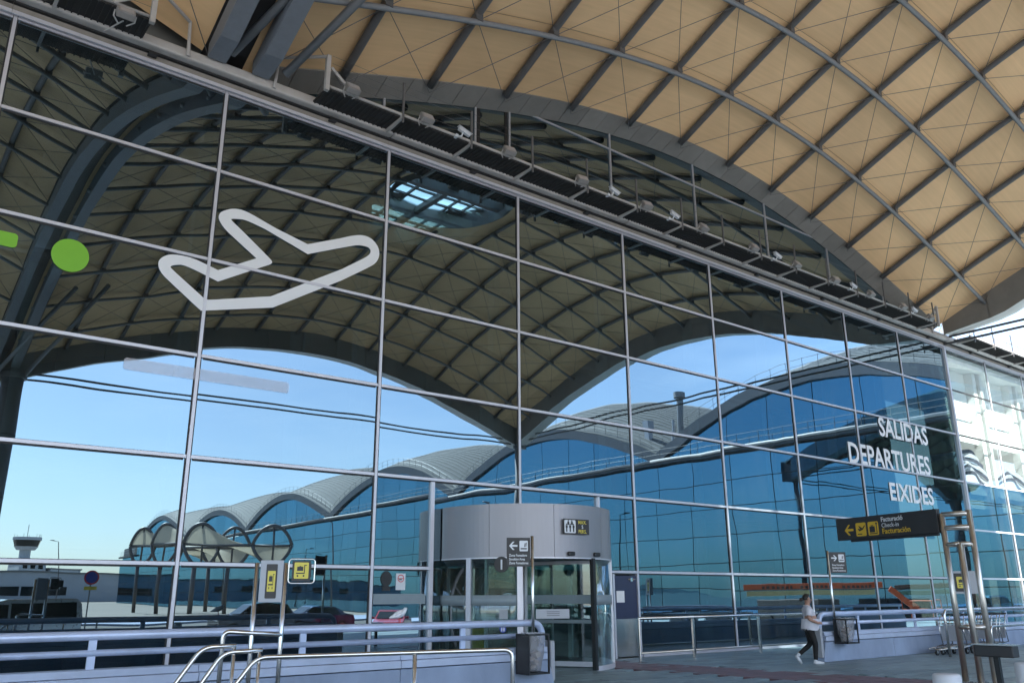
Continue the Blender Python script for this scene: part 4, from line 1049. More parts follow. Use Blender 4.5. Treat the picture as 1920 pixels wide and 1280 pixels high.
for s, z, sz, m_, bd in (('Facturació', 0.325, 0.135, 'sign_white', 0.002), ('Check-in', 0.205, 0.125, 'sign_white', 0.0), ('Facturación', 0.075, 0.155, 'yellow', 0.002)):
    put_mesh(text_mesh(s, sz, 1.0, 0.002, bd), 'lettering', m_, Fz @ Matrix.Translation((1.27, z, 0.002)), ds)

# smoking-area signs
def smoke_sign(x, y, d, left, label, turn):
    t = thing('smoking_sign', label, 'sign', (x, y, 0.5), 'smoking area signs')
    bb = B(); bb.tube([(x, y, 0.45), (x, y, 2.69)], 0.030, 10); bb.build('post', 'stainless', t, smooth=True)
    xd = Vector((math.cos(turn), math.sin(turn), 0))
    org = Vector((x, y, 2.13))-xd*(0.49 if left else -0.04)
    F = frame(tuple(org), xd)
    plate([(0, 0), (0.45, 0), (0.45, 0.53), (0, 0.53)], 0.012, F @ Matrix.Translation((0, 0, -0.006))).build('panel', 'black_sign', t)
    G = F @ Matrix.Translation((0, 0, 0.0075))
    ar = [(0.045, 0.38), (0.115, 0.455), (0.15, 0.455), (0.095, 0.397), (0.205, 0.397), (0.205, 0.363), (0.095, 0.363), (0.15, 0.305), (0.115, 0.305)]
    if not left: ar = [(0.25-a, c) for a, c in ar][::-1]
    flat('arrow', [ar], 'sign_white', t, G)
    flat('pictogram_ground', [rounded(0.245, 0.405, 0.28, 0.475, 0.015)], 'sign_white', t, G)
    flat('cigarette', [[(0.265, 0.315), (0.385, 0.315), (0.385, 0.338), (0.265, 0.338)], [(0.335, 0.36), (0.35, 0.36), (0.36, 0.43), (0.345, 0.43)], [(0.36, 0.365), (0.372, 0.365), (0.385, 0.44), (0.372, 0.44)]], 'black_sign', t, G @ Matrix.Translation((0, 0, 0.0036)))
    for k, s in enumerate(('Zona Fumadors', 'Smoking Area', 'Zona Fumadores')):
        put_mesh(text_mesh(s, 0.062, 0.86, 0.001, 0.0012), 'lettering', 'sign_white', G @ Matrix.Translation((0.045, 0.185-k*0.07, 0.001)), t)
smoke_sign(10.51, -4.32, 0, True, 'black smoking area sign with left arrow on a slim post before the drum', math.radians(-30))
smoke_sign(20.55, -4.30, 0, False, 'black smoking area sign with right arrow behind the walking person', math.radians(-30))

# trolley bay: rails, signs
tr_ = thing('trolley_bay', 'stainless tube rails and trolley signs in the left foreground', 'trolley bay', (4.4, -7.4, 0))
def rtube(name, pts, r, par, m_='stainless'):
    bb = B(); bb.tube(pts, r, 10); return bb.build(name, m_, par, smooth=True)
def bend(p0, p1, p2, rr, n=6):
    p0, p1, p2 = Vector(p0), Vector(p1), Vector(p2); a = p1+(p0-p1).normalized()*rr; c = p1+(p2-p1).normalized()*rr
    return [tuple((1-t)**2*a+2*t*(1-t)*p1+t*t*c) for t in [k/n for k in range(n+1)]]
# three rails that dip to the ground at the near end
for (fx, fy), (kx, ky, kz), (ex, ey, ez) in (((2.78, -7.62), (3.30, -7.55, 1.10), (3.62, -7.66, 1.105)), ((3.05, -7.66), (3.50, -7.61, 1.04), (3.87, -7.77, 1.055)), ((3.33, -7.72), (3.82, -7.75, 0.985), (6.20, -9.15, 1.03))):
    pts = [(fx-0.28, fy-0.02, 0.02)]+bend((fx, fy, 0.02+(kz-0.1)*0.42), (kx, ky, kz), (ex, ey, ez), 0.12)
    if ex < 5: pts += [(ex, ey, ez)]; rtube('hand_rail', pts, 0.024, tr_)
    else:
        pts += bend((kx, ky, kz), (ex, ey, ez), (ex, ey, 0), 0.10)+[(ex, ey, 0.0)]; rtube('hand_rail', pts, 0.024, tr_)
rtube('rail_post', [(5.27, -8.60, 0), (5.27, -8.60, 1.0)], 0.024, tr_)
rtube('rail_post', [(3.60, -7.65, 0), (3.60, -7.65, 1.09)], 0.02, tr_); rtube('rail_post', [(3.84, -7.76, 0), (3.84, -7.76, 1.04)], 0.02, tr_)
rtube('hoop', [(3.82, -6.68, 0.0)]+bend((3.82, -6.68, 0), (3.83, -6.68, 1.22), (4.42, -6.92, 1.17), 0.09)+[(4.45, -6.93, 1.17)], 0.027, tr_)
for x, y in ((4.13, -6.79), (4.44, -6.92)): rtube('sign_post', [(x, y, 0), (x, y, 2.0)], 0.027, tr_)
XD = Vector((4.44-4.13, -6.92+6.79, 0)).normalized()
def trolley_icon(par, F, s, sqx):
    T = F @ Matrix.Diagonal((s*sqx, s, 1, 1))
    flat('icon_ground', [rounded(-0.5, 0.5, -0.5, 0.5, 0.07)], 'sign_yellow', par, T)
    T2 = T @ Matrix.Translation((0, 0, 0.0035))
    flat('trolley_icon', [[(-0.30, -0.02), (0.12, -0.02), (0.12, 0.24), (-0.30, 0.24)], [(-0.36, -0.20), (0.24, -0.20), (0.24, -0.13), (-0.36, -0.13)], [(0.18, -0.125), (0.24, -0.125), (0.24, 0.30), (0.18, 0.30)], [(0.18, 0.305), (0.36, 0.305), (0.36, 0.35), (0.18, 0.35)], disc(-0.25, -0.33, 0.06, n=12), disc(0.17, -0.33, 0.06, n=12), [(-0.15, 0.245), (-0.02, 0.245), (-0.02, 0.28), (-0.15, 0.28)]], 'black_sign', par, T2)
C1 = Vector((4.13, -6.79, 0))+XD*0.17
F = frame((C1.x, C1.y-0.02, 1.785), tuple(XD))
p1 = plate([(-0.135, -0.245), (0.135, -0.245), (0.135, 0.245), (-0.135, 0.245)], 0.06, F @ Matrix.Translation((0, 0, -0.05))).build('portrait_panel', 'sign_grey', tr_, bevel=0.006)
flat('dark_field', [rounded(-0.065, 0.065, -0.20, 0.20, 0.012)], 'black_sign', p1, F @ Matrix.Translation((0, 0, 0.0115)))
trolley_icon(p1, F @ Matrix.Translation((0.0, 0.0, 0.016)), 0.24, 0.38)
C2_ = Vector((4.44, -6.92, 0))+XD*0.185
F = frame((C2_.x, C2_.y-0.02, 1.90), tuple(XD))
p2_ = plate([(-0.115, -0.115), (0.105, -0.115), (0.105, 0.125), (-0.115, 0.125)], 0.012, F).build('square_panel', 'black_sign', tr_)
trolley_icon(p2_, F @ Matrix.Translation((-0.005, 0.01, 0.0145)), 0.19, 0.9)
rr_ = rounded(-0.155, 0.155, -0.14, 0.145, 0.04); bb = B(); bb.tube([tuple(F @ Vector((a, c, 0.006))) for a, c in rr_], 0.010, 6, closed=True); bb.build('loop_frame', 'stainless', p2_, smooth=True)
bb = B(); bb.box((-0.05, -0.07, -0.16), (0.12, 0.09, -0.14), 0, F); bb.build('back_box', 'black_sign', p2_)

# second trolley sign near the right parapet
t2 = thing('trolley_sign', 'grey box sign with yellow trolley symbol behind the four steel posts', 'sign', (25.0, -6.0, 0))
rtube('post', [(24.45, -5.6, 0), (24.45, -5.6, 2.2)], 0.03, t2); rtube('post', [(24.85, -6.15, 0), (24.85, -6.15, 2.2)], 0.03, t2)
F = frame((24.62, -5.85, 1.90), (0.55, -0.83, 0))
q1 = plate([(-0.34, -0.30), (0.34, -0.30), (0.34, 0.30), (-0.34, 0.30)], 0.12, F @ Matrix.Translation((0, 0, -0.1))).build('box_panel', 'sign_grey', t2, bevel=0.01)
flat('dark_field', [rounded(-0.26, 0.10, -0.24, 0.24, 0.02)], 'black_sign', q1, F @ Matrix.Translation((0, 0, 0.0215)))
trolley_icon(q1, F @ Matrix.Translation((-0.08, 0.0, 0.026)), 0.30, 0.85)
cr = thing('trolley_corral', 'steel corral rail around the luggage trolleys at the right', 'rail', (27, -5.4, 0))
rtube('rail', [(23.9, -5.5, 0)]+bend((23.9, -5.5, 0), (23.9, -5.5, 1.17), (29, -5.5, 1.17), 0.15)+bend((24.9, -5.5, 1.17), (29.0, -5.6, 1.17), (29.0, -5.6, 0), 0.2)+[(29.0, -5.6, 0)], 0.035, cr)
rtube('rail', [(24.0, -6.6, 0)]+bend((24.0, -6.6, 0), (24.0, -6.6, 0.78), (28, -6.6, 0.8), 0.12)+[(27.5, -6.6, 0.80), (27.5, -6.6, 0.0)], 0.03, cr)

# luggage trolleys
def trolley():
    t = thing('luggage_trolley', '', 'trolley', (0, 0, 0), 'nested luggage trolleys')
    bb = B()
    for s in (-1, 1):
        bb.tube([(-0.42, s*0.27, 0.24), (-0.32, s*0.27, 0.62), (-0.46, s*0.27, 0.98), (-0.56, s*0.25, 1.03)], 0.015, 6)
        bb.tube([(-0.42, s*0.27, 0.24), (0.55, s*0.20, 0.16)], 0.015, 6)
    bb.tube([(0.55, -0.2, 0.16), (0.62, -0.1, 0.15), (0.62, 0.1, 0.15), (0.55, 0.2, 0.16)], 0.015, 6)
    for k in range(4): x = -0.3+k*0.25; bb.tube([(x, -0.25, 0.23-k*0.02), (x, 0.25, 0.23-k*0.02)], 0.010, 5)
    bb.build('frame', 'stainless', t, smooth=True)
    bb = B(); bb.tube([(-0.57, -0.27, 1.03), (-0.57, 0.27, 1.03)], 0.024, 8); bb.build('handle', 'black', t, smooth=True)
    bb = B(); bb.box((-0.375, -0.24, 0.34), (-0.355, 0.24, 0.74)); bb.build('back_panel', 'sign_grey', t)
    bb = B()
    for z in (0.80, 0.88): bb.tube([(-0.38, -0.26, z), (-0.18, -0.24, z), (-0.18, 0.24, z), (-0.38, 0.26, z)], 0.008, 5)
    for k in range(5): y = -0.24+k*0.12; bb.tube([(-0.18, y, 0.88), (-0.18, y, 0.78), (-0.34, y, 0.76)], 0.006, 4)
    bb.build('basket', 'stainless', t)
    for x, y in ((-0.40, 0.25), (-0.40, -0.25), (0.5, 0.0)):
        bb = B(); bb.tube([(x, y-0.02, 0.085), (x, y+0.02, 0.085)], 0.085, 14); w = bb.build('wheel', 'tyre', t, smooth=False)
        bb = B(); bb.tube([(x, y-0.024, 0.085), (x, y+0.024, 0.085)], 0.035, 10); bb.build('hub', 'rim', w)
    return t
tr0 = trolley()
for k, x in enumerate((24.75, 25.07, 25.39, 25.71, 26.75, 27.07, 27.39, 27.71)):
    o = tr0 if k == 0 else copy_tree(tr0); o.location = (x, -5.0+rnd.uniform(-0.03, 0.03), 0.0); o.rotation_euler = (0, 0, math.radians(180+rnd.uniform(-2, 2)))
    o['label'] = 'steel luggage trolley by the right parapet, %s from the left' % ORD[k]
# ash box on a post, bollards
ab = thing('ash_box', 'low dark grey box on a slim post beside the four-post sign', 'ashtray', (15.6, -10.2, 0))
bb = B(); bb.box((15.38, -10.62, 0.60), (15.62, -10.00, 0.78)); bb.build('box', 'dark_plastic', ab, bevel=0.02)
bb = B(); bb.box((15.36, -10.64, 0.783), (15.64, -9.98, 0.80)); bb.build('lid', 'stainless', ab)
bb = B(); bb.box((15.46, -10.34, 0.0), (15.54, -10.26, 0.60)); bb.build('post', 'black', ab)
for k, (x, y, h, lab) in enumerate(((9.44, -12.38, 0.80, 'white round bollard at the bottom edge left of the four-post sign'), (13.05, -11.72, 0.70, 'white round bollard cut by the right picture edge'))):
    t = thing('bollard', lab, 'bollard', (x, y, 0), 'white bollards')
    n = 26; bb = B(); prf = [(0.155, 0), (0.15, 0.02), (0.14, h-0.03), (0.132, h-0.008), (0.118, h)]
    for r_, z in prf:
        for a in range(n): bb.v.append((x+r_*math.cos(2*PI*a/n), y+r_*math.sin(2*PI*a/n), z))
    for q in range(len(prf)-1):
        for a in range(n): bb.f.append((q*n+a, q*n+(a+1) % n, (q+1)*n+(a+1) % n, (q+1)*n+a)); bb.m.append(0)
    bb.f.append(tuple((len(prf)-1)*n+a for a in range(n))); bb.m.append(0); bb.build('shaft', 'white_paint', t, smooth=True)
    bb = B(); bb.tube([(x, y, 0.0), (x, y, 0.012)], 0.20, 24); bb.build('base_flange', 'steel_light', t)

# pigeon on the rail
pg = thing('pigeon', 'pale grey pigeon perched on the parapet rail left of the door', 'pigeon', (8.35, -4.2, 1.18))
bx, bz = 7.72, 1.18
me_pts = [(-0.20, 0.05), (-0.12, 0.075), (-0.04, 0.10), (0.04, 0.125), (0.085, 0.16), (0.105, 0.195), (0.13, 0.20)]
bb = B(); bb.tube([(bx+a, -4.2, bz+c+0.03) for a, c in me_pts], [0.012, 0.035, 0.062, 0.058, 0.036, 0.030, 0.012], 12); pb_ = bb.build('body', 'bird_grey', pg, smooth=True)
bb = B(); bb.tube([(bx+0.135, -4.2, bz+0.228), (bx+0.165, -4.2, bz+0.22)], [0.010, 0.003], 6); bb.build('beak', 'black', pg)
for s in (-1, 1):
    bb = B(); bb.tube([(bx-0.01, -4.2+s*0.02, bz+0.08), (bx+0.0, -4.2+s*0.02, bz)], 0.006, 5); bb.build('leg', 'red_ink', pg)
    bb = B(); bb.tube([(bx+0.04, -4.2+s*0.05, bz+0.15), (bx-0.06, -4.2+s*0.062, bz+0.125), (bx-0.17, -4.2+s*0.03, bz+0.09)], [0.02, 0.03, 0.006], 8); bb.build('wing', 'bird_grey', pg, smooth=True)

# ================================================================== walking person
def person(x, y, face, label):
    t = thing('person', label, 'person', (x, y, 0))
    # local frame: +X is the walking direction, Y to the left; height 1.60 m
    J = {}; E_ = []; R_ = {}
    def jn(k, p, r, par=None):
        J[k] = Vector(p); R_[k] = r if isinstance(r, tuple) else (r, r)
        if par: E_.append((par, k))
    jn('pelvis', (0, 0, 0.86), (0.150, 0.155)); jn('belly', (0.07, 0, 0.99), (0.195, 0.18), 'pelvis'); jn('chest', (0.045, 0, 1.15), (0.170, 0.160), 'belly')
    jn('upper', (0.01, 0, 1.275), (0.105, 0.115), 'chest'); jn('neck', (0.02, 0, 1.355), 0.052, 'upper'); jn('skull0', (0.035, 0, 1.43), (0.078, 0.070), 'neck'); jn('skull1', (0.035, 0, 1.515), (0.085, 0.076), 'skull0'); jn('skull2', (0.025, 0, 1.565), (0.055, 0.05), 'skull1')
    for s, sfx in ((1, 'L'), (-1, 'R')):
        jn('sh'+sfx, (0.0, s*0.175, 1.265), 0.068, 'upper')
        el, wr, ha = ((-0.03, s*0.235, 1.03), (0.17, s*0.23, 0.95), (0.235, s*0.20, 0.94)) if s < 0 else ((0.03, s*0.24, 1.03), (0.22, s*0.23, 0.98), (0.28, s*0.19, 0.97))
        jn('el'+sfx, el, 0.047, 'sh'+sfx); jn('wr'+sfx, wr, 0.030, 'el'+sfx); jn('ha'+sfx, ha, (0.034, 0.02), 'wr'+sfx)
        for q in range(4):
            f0 = Vector(ha)+Vector((0.03, -s*0.012, 0.022-0.015*q)); f1 = f0+Vector((0.028, -s*0.03, -0.006)); jn('f%d%s' % (q, sfx), f0, 0.0085, 'ha'+sfx); jn('g%d%s' % (q, sfx), f1, 0.007, 'f%d%s' % (q, sfx))
        jn('th'+sfx, Vector(ha)+Vector((-0.005, -s*0.03, 0.03)), 0.009, 'ha'+sfx); jn('tt'+sfx, Vector(ha)+Vector((0.02, -s*0.05, 0.035)), 0.007, 'th'+sfx)
        jn('hip'+sfx, (0.0, s*0.085, 0.80), 0.105, 'pelvis')
        if s < 0: kn, an, he, to = (0.10, s*0.09, 0.455), (0.07, s*0.09, 0.085), (0.05, s*0.09, 0.045), (0.23, s*0.095, 0.035)
        else: kn, an, he, to = (0.04, s*0.085, 0.46), (-0.27, s*0.08, 0.22), (-0.32, s*0.08, 0.17), (-0.24, s*0.08, 0.035)
        jn('kn'+sfx, kn, 0.072, 'hip'+sfx); jn('an'+sfx, an, 0.048, 'kn'+sfx); jn('he'+sfx, he, (0.042, 0.038), 'an'+sfx); jn('to'+sfx, to, (0.038, 0.028), 'he'+sfx)
    names = list(J); idx = {k: i for i, k in enumerate(names)}
    me = bpy.data.meshes.new('body'); me.from_pydata([tuple(J[k]) for k in names], [(idx[a], idx[c]) for a, c in E_], [])
    o = bpy.data.objects.new('body', me); COL.objects.link(o)
    md = o.modifiers.new('skin', 'SKIN'); md.use_smooth_shade = True
    lay = me.skin_vertices[0] if me.skin_vertices else None
    if lay is None:
        bm = bmesh.new(); bm.from_mesh(me); bm.verts.layers.skin.verify(); bm.to_mesh(me); bm.free(); lay = me.skin_vertices[0]
    for i, k in enumerate(names):
        lay.data[i].radius = R_[k]; lay.data[i].use_root = (k == 'pelvis')
    sb_ = o.modifiers.new('sub', 'SUBSURF'); sb_.levels = 2; sb_.render_levels = 2
    dg = bpy.context.evaluated_depsgraph_get(); m2 = bpy.data.meshes.new_from_object(o.evaluated_get(dg))
    bpy.data.objects.remove(o)
    for mn in ('trousers', 'shirt', 'skin', 'white_paint'): m2.materials.append(MATS[mn])
    def near(p, a, c):
        ab = J[c]-J[a]; u = max(0, min(1, (p-J[a]).dot(ab)/max(1e-9, ab.length_squared))); return (p-(J[a]+ab*u)).length, u
    for pl_ in m2.polygons:
        p = pl_.center; best = min(((near(p, a, c), a, c) for a, c in E_), key=lambda q: q[0][0]); (d_, u), a, c = best
        k = 1
        if a[:2] in ('hi', 'kn') or c[:3] == 'hip': k = 0
        if a[:2] in ('an', 'he'): k = 3
        if a[:2] == 'kn' and u > 0.93: k = 3
        if a == 'pelvis' and c == 'belly': k = 1
        if c[:2] == 'ki': k = 0
        if a[:2] == 'hi' and p.z > 0.80: k = 1
        if a[:2] == 'pe' and c[:3] == 'hip': k = 1 if p.z > 0.79 else 0
        if a in ('neck', 'skull0', 'skull1') : k = 2
        if a == 'upper' and c == 'neck' and p.z > 1.335: k = 2
        if a[:2] == 'sh' and u > 0.62: k = 2
        if a[:2] in ('el', 'wr', 'ha', 'th') or (a[0] in 'fg' and a[1:2].isdigit()): k = 2
        pl_.material_index = k; pl_.use_smooth = True
    o = bpy.data.objects.new('body', m2); COL.objects.link(o)
    R = Matrix.Translation((x, y, 0)) @ Matrix.Rotation(face, 4, 'Z')
    m2.transform(R); adopt(o, t)
    def loc(name, bb, m_): bb.v = [tuple(R @ Vector(v)) for v in bb.v]; return bb.build(name, m_, t, smooth=True)
    # hair: cap pulled back into a bun
    bb = B(); n, h = 16, 8
    for q in range(h+1):
        ph = PI*0.62*q/h
        for k in range(n):
            a = 2*PI*k/n; v = Vector((math.sin(ph)*math.cos(a)*0.108, math.sin(ph)*math.sin(a)*0.092, math.cos(ph)*0.105))
            if v.x > 0.02: v.z = max(v.z, 0.045+v.x*0.25)
            bb.v.append((0.018+v.x, v.y, 1.515+v.z))
    for q in range(h):
        for k in range(n): bb.f.append((q*n+k, q*n+(k+1) % n, (q+1)*n+(k+1) % n, (q+1)*n+k)); bb.m.append(0)
    loc('hair', bb, 'hair')
    bb = B(); bb.tube([(-0.07, 0, 1.50), (-0.115, 0, 1.485), (-0.15, 0, 1.46)], [0.03, 0.05, 0.025], 10); loc('hair_bun', bb, 'hair')
    bb = B(); bb.tube([(0.112, 0, 1.50), (0.135, 0, 1.465), (0.118, 0, 1.45)], [0.010, 0.015, 0.008], 8); loc('nose', bb, 'skin')
    for s in (-1, 1):
        bb = B(); bb.tube([(0.098, s*0.035, 1.505), (0.110, s*0.035, 1.505)], 0.009, 8); loc('eye', bb, 'hair')
        bb = B(); bb.tube([(0.03, s*0.078, 1.52), (0.025, s*0.092, 1.495), (0.03, s*0.08, 1.465)], [0.010, 0.014, 0.009], 8); loc('ear', bb, 'skin')
    bb = B(); bb.tube([(0.108, -0.02, 1.425), (0.114, 0, 1.424), (0.108, 0.02, 1.425)], 0.006, 6); loc('mouth', bb, 'red_ink')
    # shirt tail hanging free over the trousers, collar
    bb = B(); n = 28
    for q, (z, rx, ry, ox) in enumerate(((1.04, 0.212, 0.192, 0.065), (0.95, 0.220, 0.200, 0.06), (0.86, 0.212, 0.205, 0.04), (0.79, 0.205, 0.208, 0.025))):
        for k in range(n):
            a = 2*PI*k/n; w_ = 1+0.03*math.sin(k*2.2+q); bb.v.append((ox+rx*w_*math.cos(a), ry*w_*math.sin(a), z+(0.02*math.sin(a*2+0.6) if q == 3 else 0)))
    for q in range(3):
        for k in range(n): bb.f.append((q*n+k, q*n+(k+1) % n, (q+1)*n+(k+1) % n, (q+1)*n+k)); bb.m.append(0)
    loc('shirt_tail', bb, 'shirt')
    bb = B(); bb.tube([(0.075*math.cos(a)+0.015, 0.078*math.sin(a), 1.325-0.02*math.cos(a)) for a in [2*PI*k/16 for k in range(16)]], 0.016, 6, closed=True); loc('collar', bb, 'shirt')
    for s in (-1, 1):
        bb = B(); sp, ep = J['shR' if s < 0 else 'shL'], J['elR' if s < 0 else 'elL']
        bb.tube([tuple(sp+(ep-sp)*u) for u in (0.0, 0.35, 0.68)], [0.078, 0.080, 0.078], 12, caps=False); loc('sleeve', bb, 'shirt')
    for sfx in 'LR':
        he, to = J['he'+sfx], J['to'+sfx]; bb = B()
        d_ = (to-he).normalized(); bb.tube([tuple(he-d_*0.035), tuple(he+d_*0.03), tuple(he+(to-he)*0.6), tuple(to+d_*0.03)], [0.036, 0.046, 0.043, 0.026], 10); loc('shoe', bb, 'white_paint')
    return t
person(19.05, -4.50, math.radians(-42), 'person in white short-sleeved shirt and dark trousers walking to the right')

# ================================================================== terminal wing at right angles (seen mirrored in the glass)
WX, WP, WY0 = 56.0, 31.5, 1.8
def wz(y, t=0.0):   # roof edge over the wing front, y counted away from the main wall
    u = ((y-WY0) % WP)/WP
    return 13.5 + 4.4*max(0.0, math.sin(PI*u))**0.95
def rise(d): return 4.4*math.sin(PI*max(0, min(31.5, d))/31.5)
wing = thing('terminal_wing', 'long terminal wing with wave roof and blue glass mirrored in the wall', 'building', (WX, -100, -0.5))
NBAY = 6; YEND = WY0+WP*NBAY
unitw = B(); unitw.add([(0, 0, 0), (0, 1, 0), (0, 1, 1), (0, 0, 1), (0.02, 0, 0), (0.02, 1, 0), (0.02, 1, 1), (0.02, 0, 1)], [(0, 3, 2, 1)], 0)
unitw.f += [(4, 5, 6, 7), (0, 1, 5, 4), (3, 7, 6, 2), (0, 4, 7, 3), (1, 2, 6, 5)]; unitw.m += [1]*5
WPANE = unitw.mesh('wing_pane', ['glass_wing', 'pane_back'])
rw = random.Random(5)
WR = [-0.5, 2.0, 4.1, 6.2, 8.3, 10.4, 12.4]
col = 0; y = WY0
CW = WP/8
ncol = int((YEND+13.5-WY0)/CW)
shown = 0
far = B()
for c in range(ncol):
    ya, yb = WY0+c*CW, WY0+(c+1)*CW
    for r in range(6):
        if r >= 5 and ya > YEND-0.1: continue
        if c < 40:
            o = inst(WPANE, 'glass_pane', wing, (WX, -yb+0.03, WR[r]+0.03), (0, rw.uniform(-1e-3, 1e-3), rw.uniform(-1e-3, 1e-3)), (1, CW-0.06, WR[r+1]-WR[r]-0.06))
        else:
            far.add([(WX, -ya-0.03, WR[r]+0.03), (WX, -yb+0.03, WR[r]+0.03), (WX, -yb+0.03, WR[r+1]-0.03), (WX, -ya-0.03, WR[r+1]-0.03)], [(0, 1, 2, 3)])
o = far.build('far_panes', 'glass_wing', wing); o['kind'] = 'stuff'
# dark backing behind the joints
bb = B(); bb.box((WX+0.06, -(WY0+ncol*CW), -0.5), (WX+0.2, -WY0, 12.4)); bb.build('joint_backing', 'black', wing)
bb = B(); bb.box((WX+0.25, -(WY0+ncol*CW), -0.5), (WX+38, -WY0+0.0, 12.3)); bb.build('body', 'wing_fascia', wing)
for k in range(NBAY):
    y0, y1 = WY0+k*WP, WY0+(k+1)*WP; n = 36
    ys = [y0+(y1-y0)*i/n for i in range(n+1)]
    # lunette panes
    for c in range(8):
        ya, yb = y0+c*CW+0.03, y0+(c+1)*CW-0.03; q = 5; pts = [ya+(yb-ya)*i/q for i in range(q+1)]
        top = [max(13.02, wz(p)-0.9) for p in pts]
        if max(top) < 13.2: continue
        bb = B(); bb.add([(WX+0.1, -p, 12.95) for p in pts]+[(WX+0.1, -p, t_) for p, t_ in zip(pts, top)], [(i, q+1+i, q+2+i, i+1) for i in range(q)])
        bb.build('arch_pane', 'glass_wing', wing)
    # fascia of the arch
    bb = B()
    for p in ys: bb.v += [(WX-0.25, -p, wz(p)-0.9), (WX-0.25, -p, wz(p)+0.02), (WX+0.6, -p, wz(p)+0.02), (WX+0.6, -p, wz(p)-0.9)]
    for i in range(n):
        for e in range(4): bb.f.append((i*4+e, i*4+(e+1) % 4, (i+1)*4+(e+1) % 4, (i+1)*4+e)); bb.m.append(0)
    bb.build('arch_fascia', 'wing_fascia', wing)
    # barrel roof with standing seams
    bb = B()
    dep = [-0.1, 2, 4, 6, 8, 10, 12, 14, 16, 20, 26, 31.5]; nd = len(dep)
    for p in ys: bb.v += [(WX+d_, -p, wz(p)+0.06+rise(d_)) for d_ in dep]
    for i in range(n):
        for e in range(nd-1): bb.f.append((i*nd+e, i*nd+e+1, (i+1)*nd+e+1, (i+1)*nd+e)); bb.m.append(0)
    rs = bb.build('roof_barrel', 'wing_roof', wing, smooth=True)
    bb = B()
    for i in range(28):
        xx = WX+0.3+i*0.62; bb.tube([(xx, -p, wz(p)+0.09+rise(xx-WX)) for p in ys[::2]], 0.042, 4)
    bb.build('standing_seams', 'conc_dark', rs)
    bb = B()
    for i in range(22):
        p = y0+WP*(i+0.5)/22; bb.tube([(WX+0.2, -p, wz(p)), (WX+0.2, -p, wz(p)+1.15)], 0.022, 4)
    for dz in (0.6, 1.12): bb.tube([(WX+0.2, -p, wz(p)+dz) for p in ys], 0.018, 4)
    bb.build('roof_railing', 'steel_grey', wing)
    # ledge walkway across the front
    bb = B(); bb.box((WX-0.75, -y1+0.004, 12.50), (WX-0.02, -y0-0.004, 12.72)); bb.build('ledge', 'wing_fascia', wing)
    bb = B(); bb.tube([(WX-0.85, -y1, 12.78), (WX-0.85, -y0, 12.78)], 0.12, 10); bb.build('ledge_tube', 'beam_paint', wing, smooth=True)
    bb = B()
    for i in range(15):
        p = y0+WP*(i+0.5)/15; bb.tube([(WX-0.8, -p, 12.7), (WX-0.8, -p, 13.8)], 0.022, 4)
    for dz in (0.6, 1.05): bb.tube([(WX-0.8, -y0, 12.72+dz), (WX-0.8, -y1, 12.72+dz)], 0.014, 4)
    bb.build('ledge_railing', 'steel_grey', wing)
bb = B(); bb.box((WX-0.7, -(YEND+13.5), 10.4), (WX+30, -YEND-0.05, 10.75)); bb.build('end_roof', 'wing_roof', wing)
bb = B()
for i in range(12): p = YEND+0.5+i*1.1; bb.tube([(WX-0.5, -p, 10.7), (WX-0.5, -p, 11.9)], 0.03, 4)
for dz in (0.6, 1.15): bb.tube([(WX-0.5, -YEND, 10.75+dz), (WX-0.5, -(YEND+13), 10.75+dz)], 0.02, 4)
bb.build('end_railing', 'white_paint', wing)
# plant in one roof valley
vp = thing('roof_plant', 'cluster of flues and antennas in a roof valley of the wing', 'roof plant', (WX+2, -(WY0+WP), 14))
yv = -(WY0+WP)
bb = B(); bb.tube([(WX+2.0, yv+1.2, 13.6), (WX+2.0, yv+1.2, 18.6)], 0.28, 12); bb.tube([(WX+2.0, yv+1.2, 18.65), (WX+2.0, yv+1.2, 19.1)], 0.5, 12); bb.build('flue', 'steel_light', vp, smooth=False)
bb = B(); bb.tube([(WX+2.4, yv+0.0, 13.6), (WX+2.4, yv+0.0, 16.8)], 0.12, 8); bb.box((WX+1.6, yv-2.8, 14.0), (WX+2.2, yv-2.2, 17.0)); bb.build('antenna_panel', 'sign_grey', vp)
bb = B(); bb.box((WX+1.0, yv-1.5, 13.6), (WX+1.8, yv+0.6, 14.3)); bb.box((WX+1.0, yv-4.6, 15.2), (WX+1.5, yv-3.9, 15.8)); bb.build('equipment_box', 'dark_plastic', vp)

